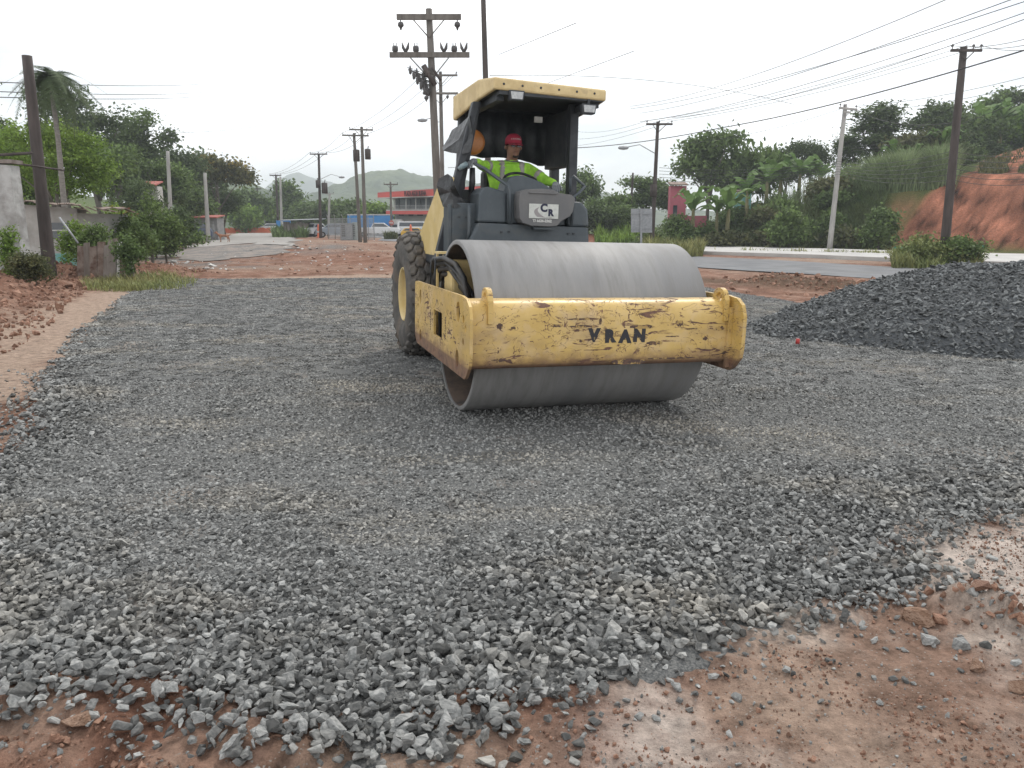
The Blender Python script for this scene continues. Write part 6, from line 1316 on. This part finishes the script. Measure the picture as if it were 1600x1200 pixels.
mb.build('netting', M_onet, on)
for k in range(5): mb = MB(); mb.tube([(-5+2.6*k, 0, 0), (-5+2.6*k, 0, 1.2)], .04, 5); mb.build('stake', M_dpole, on)
def cone(px, py, Y, label):
    o = empty('traffic_marker', label, 'traffic marker', at(px, py, Y)); o.location.z = Hs(o.location.x, Y); mb = MB(); mb.lathe([(0, .3), (.08, .3), (.1, .2), (1.3, .14), (1.6, .05), (1.6, 0)], 10, 2); mb.build('cone', M_onet, o); mb = MB(); mb.lathe([(.6, .2), (.8, .19)], 10, 2); mb.build('band', M_wht, o)
cone(498, 366, 94, 'tall orange marker beside the single pole with the transformer'); cone(642, 366, 92, 'small orange marker in front of the yellow car')
ss = empty('stop_sign', 'small red and white round sign in front of the parked pickup', 'sign', at(612, 366, 98)); ss.location.z = 0
mb = MB(); mb.tube([(0, 0, 0), (0, 0, 2.0)], .03, 6); mb.build('post', M_galv, ss); mb = MB(); mb.lathe([(-.02, 0), (-.02, .34), (.02, .34), (.02, 0)], 8, 1, (0, -.05, 1.75)); mb.build('disc', M_redroof, ss); mb = MB(); mb.bb(-.22, .22, -.085, -.07, 1.70, 1.80); mb.build('white_bar', M_wht, ss)

# ================================================================== vehicles
M_tyr = mat('car_tyre', (.02, .02, .02), .9)
def car(label, px, py, Y, col, kind='suv', rz=0, cat='car', sc=1):
    o = empty('parked_car' if kind != 'pickup' else 'parked_pickup', label, cat, at(px, py, Y), rz); o.location.z = Hs(o.location.x, Y)+.03; o.scale = (sc,)*3
    m = bpy.data.materials.get('paint_'+str(col)) or mat('paint_'+str(col), col, .3, spec=.6); Ln, Wd = 4.5, 1.75
    P = {'suv': [(-2.2, .35), (-2.25, .8), (-2.15, 1.05), (-1.3, 1.12), (2.15, 1.1), (2.25, .8), (2.2, .35)], 'pickup': [(-2.6, .45), (-2.65, .9), (-2.5, 1.1), (-1.3, 1.18), (2.6, 1.15), (2.65, .6), (2.55, .45)], 'van': [(-2.2, .35), (-2.25, .9), (-1.9, 1.15), (2.2, 1.2), (2.25, .35)]}[kind]
    T_ = {'suv': [(-1.35, 1.1), (-.75, 1.6), (-.5, 1.64), (1.6, 1.6), (2.1, 1.1)], 'pickup': [(-1.4, 1.16), (-.7, 1.72), (.6, 1.72), (.9, 1.16)], 'van': [(-1.95, 1.15), (-1.3, 1.9), (2.15, 1.9), (2.2, 1.18)]}[kind]
    mb = MB(); mb.prism(P, -Wd/2, Wd/2, lambda a, b, t: (a, t, b)); mb.build('body', m, o, .08)
    mb = MB(); mb.prism(T_, -Wd/2+.12, Wd/2-.12, lambda a, b, t: (a, t*(1-.18*(b-1.1)), b)); mb.build('cabin', m, o, .05)
    cx = sum(a for a, b in T_)/len(T_); zc = (T_[0][1]+T_[1][1])/2
    Gm = [(cx+(a-cx)*.86, zc+(b-zc)*.66) for a, b in T_]
    for s in (-1, 1): mb = MB(); mb.prism(Gm, s*(Wd/2-.125), s*(Wd/2-.10), lambda a, b, t: (a, t*(1-.18*(b-1.1)), b)); mb.build('side_window', M_pane, o)
    a, b = Vector((T_[0][0], 0, T_[0][1])), Vector((T_[1][0], 0, T_[1][1])); n = Vector((-(b.z-a.z), 0, b.x-a.x)).normalized()*.03; mb = MB(); q0, q1 = a.lerp(b, .12)+n, a.lerp(b, .88)+n
    mb.add([q0+Vector((0, -.62, 0)), q0+Vector((0, .62, 0)), q1+Vector((0, .55, 0)), q1+Vector((0, -.55, 0))], [(0, 1, 2, 3)]); mb.build('windscreen', M_pane, o)
    for x in (P[0][0]+.8, P[-1][0]-.8):
        for s in (-1, 1):
            w = MB(); w.lathe([(-.11, .2), (-.11, .34), (.11, .34), (.11, .2)], 16, 1, (x, s*(Wd/2-.08), .34)); w.lathe([(-.09, 0), (-.09, .2), (.09, .2), (.09, 0)], 12, 1, (x, s*(Wd/2-.08), .34)); wo = w.build('wheel', M_tyr, o)
            r_ = MB(); r_.lathe([(0, 0), (0, .19)], 12, 1, (x, s*(Wd/2+.035), .34)); r_.build('rim', M_galv, wo)
    for s in (-1, 1): mb = MB(); mb.box((P[1][0]-.01, s*.62, .82), (.06, .3, .16)); mb.build('headlight', M_glass, o)
    return o
WH = (.62, .63, .64)
car('white car parked left of the orange marker, seen nose on', 475, 363, 104, WH, 'suv', PI/2-.5); car('small white car parked just left of the single pole', 490, 365, 102, WH, 'suv', PI/2-.2)
car('grey-blue car parked behind the left cabinet inside the fence line', 523, 368, 96, (.22, .27, .32), 'suv', .2); car('white pickup with dark windows parked in front of the blue truck body', 592, 365, 97, WH, 'pickup', PI+.1, 'pickup truck')
car('dark grey car parked right of the round sign', 622, 361, 102, (.04, .045, .05), 'suv', .2); car('silver car parked in front of the plaza door', 634, 361.5, 101, (.40, .42, .43), 'suv', PI-.2); car('white van parked before the plaza gate', 649, 362, 100, WH, 'van', PI)
car('yellow taxi-like car parked nearest the roller fender', 648, 365, 93, (.60, .36, .04), 'suv', PI, sc=.7); car('white car at the far end of the pale road', 387, 357, 150, WH, 'suv', PI/2); car('dark car beyond the far dark pole', 414, 356, 150, (.03, .035, .05), 'van', PI/2, sc=1.2)
car('white car crossing beyond the blue kiosk', 422, 357, 142, WH, 'suv', .4); car('dark blue car parked beside the grey hut', 295, 363, 78, (.05, .07, .12), 'suv', .3)
bt = empty('blue_truck', 'blue box truck body standing behind the white pickup', 'truck', at(585, 363, 106)); bt.location.z = 0
M_blue = mat('truck_blue', (.03, .19, .48), .5, col2=(.05, .23, .50), ns=1)
mb = MB(); mb.bb(-3.6, 2.3, 0, 2.3, .85, 2.75); mb.build('cargo_box', M_blue, bt, .08); mb = MB(); mb.bb(-3.6, 2.3, -.03, 2.33, 2.76, 2.9); mb.build('roof_trim', M_wht, bt); mb = MB(); mb.bb(-3.4, 3.9, .4, 1.9, .45, .82); mb.build('chassis', M_dpole, bt)
mb = MB(); mb.prism([(2.35, .6), (4.1, .6), (4.1, 1.3), (3.6, 2.2), (2.35, 2.2)], .1, 2.2, lambda a, b, t: (a, t, b)); mb.build('cab', M_wht, bt, .06)
for x in (-2.6, -1.6, 3.2):
    for y_ in (.15, 2.1): mb = MB(); mb.lathe([(-.12, 0), (-.12, .42), (.12, .42), (.12, 0)], 14, 1, (x, y_, .42)); mb.build('wheel', M_tyr, bt)

# ================================================================== dog
M_dog = mat('dog_coat', (.26, .12, .07), .9, col2=(.34, .17, .10), ns=8)
DJ = {'hip': (.30, 0, .52, .095), 'mid': (.02, 0, .50, .085), 'chest': (-.24, 0, .50, .115), 'neck': (-.40, 0, .62, .07), 'head': (-.52, 0, .74, .065), 'muz': (-.64, 0, .70, .035), 'nose': (-.70, 0, .69, .022), 'earl': (-.49, .05, .83, .018), 'earr': (-.49, -.05, .83, .018),
      'hl1': (.34, .09, .36, .06), 'hl2': (.42, .09, .20, .028), 'hl3': (.37, .09, .02, .026), 'hr1': (.30, -.09, .36, .06), 'hr2': (.35, -.09, .20, .028), 'hr3': (.29, -.09, .02, .026),
      'fl1': (-.26, .08, .34, .045), 'fl2': (-.24, .08, .18, .026), 'fl3': (-.27, .08, .02, .026), 'fr1': (-.22, -.08, .34, .045), 'fr2': (-.18, -.08, .18, .026), 'fr3': (-.20, -.08, .02, .026), 't1': (.42, 0, .54, .025), 't2': (.54, 0, .62, .018), 't3': (.60, 0, .74, .012)}
dm = skin_body('dog', DJ, [('hip', 'mid'), ('mid', 'chest'), ('chest', 'neck'), ('neck', 'head'), ('head', 'muz'), ('muz', 'nose'), ('head', 'earl'), ('head', 'earr'), ('hip', 'hl1'), ('hl1', 'hl2'), ('hl2', 'hl3'), ('hip', 'hr1'), ('hr1', 'hr2'), ('hr2', 'hr3'),
                           ('chest', 'fl1'), ('fl1', 'fl2'), ('fl2', 'fl3'), ('chest', 'fr1'), ('fr1', 'fr2'), ('fr2', 'fr3'), ('hip', 't1'), ('t1', 't2'), ('t2', 't3')], 'mid', 2)
dm.materials.clear(); dm.materials.append(M_dog); p = G(350, 380); dg_ = link_mesh('dog', dm, loc=(p.x, p.y, Hs(p.x, p.y)+.07), rot=(0, 0, .15), scale=1.15); tag(dg_, 'lean reddish brown dog standing side on at the start of the pale road', 'dog')

# ================================================================== litter and rubble
M_lit = [mat('white_litter', (.55, .54, .52), .8, col2=(.42, .41, .39), ns=12), mat('tan_rubble', (.34, .26, .20), .9, col2=(.25, .18, .14), ns=8)]
ST = [stone_mesh('rubble_piece', M_lit[0], 700+k, 10, (1, .7, .35)) for k in range(4)]; ST2 = [stone_mesh('soil_lump', M_clod, 720+k, 12, (1, .8, .6)) for k in range(4)]
def rubble(n, x0, x1, y0, y1, seed, lab, grp, meshes, s0, s1, nm, cat):
    r_ = random.Random(seed)
    for k in range(n):
        p = G(r_.uniform(x0, x1), r_.uniform(y0, y1)); s = r_.uniform(s0, s1); p.z = float(ground_z(p.x, p.y))+s*.12
        tag(link_mesh(nm, r_.choice(meshes), loc=p, rot=(r_.uniform(-.3, .3), r_.uniform(-.3, .3), r_.uniform(0, 6)), scale=s*r_.uniform(.7, 1.2)), lab, cat, grp)
rubble(34, 250, 335, 408, 422, 3, 'white piece of rubble in the strip of litter left of the pad', 'white rubble left of the pad', ST, .10, .4, 'broken_block', 'rubble')
rubble(60, 330, 600, 392, 424, 4, 'pale scrap scattered on the red earth behind the pad', 'pale scraps on the red earth', ST, .07, .26, 'broken_block', 'rubble')
rubble(26, 440, 600, 374, 392, 5, 'white scrap on the low heap of red soil', 'white scraps on the soil heap', ST, .12, .36, 'broken_block', 'rubble')
rubble(60, 400, 610, 378, 430, 6, 'lump of red soil on the rough ground behind the pad', 'soil lumps behind the pad', ST2, .06, .26, 'soil_lump', 'soil lump')
rubble(30, 1100, 1300, 434, 462, 7, 'lump of dark soil on the ridge between the pad and the asphalt road', 'soil lumps on the dark ridge', ST2, .1, .32, 'soil_lump', 'soil lump')
gn = MB()
for k in range(60):
    t = k/59; p = at(1395+200*t, 384+3*math.sin(k*.7), 57.5-3*t); z = Hs(p.x, p.y); gn.add([(p.x, p.y, z), (p.x+.17, p.y-.05, z), (p.x+.17, p.y-.02, z+.30+.07*math.sin(k*.7)), (p.x, p.y, z+.30+.07*math.sin(k*.7-.7))], [(0, 1, 2, 3)])
o = gn.build('green_netting', mat('green_net', (.05, .22, .14), .8, col2=(.08, .28, .18), ns=2)); tag(o, 'sagging green silt netting along the foot of the red cut', 'netting')

# ================================================================== haze
if True:
    hz_ = MB(); hz_.bb(-1400, 1400, -30, 2100, -3, 125); m = bpy.data.materials.new('haze'); m.use_nodes = True; t = m.node_tree; t.nodes.clear()
    v = t.nodes.new('ShaderNodeVolumePrincipled'); v.inputs['Color'].default_value = (.88, .95, 1, 1); v.inputs['Density'].default_value = .0007; v.inputs['Anisotropy'].default_value = .35
    ou = t.nodes.new('ShaderNodeOutputMaterial'); t.links.new(v.outputs[0], ou.inputs['Volume'])
    o = hz_.build('haze', m); tag(o, kind='stuff')
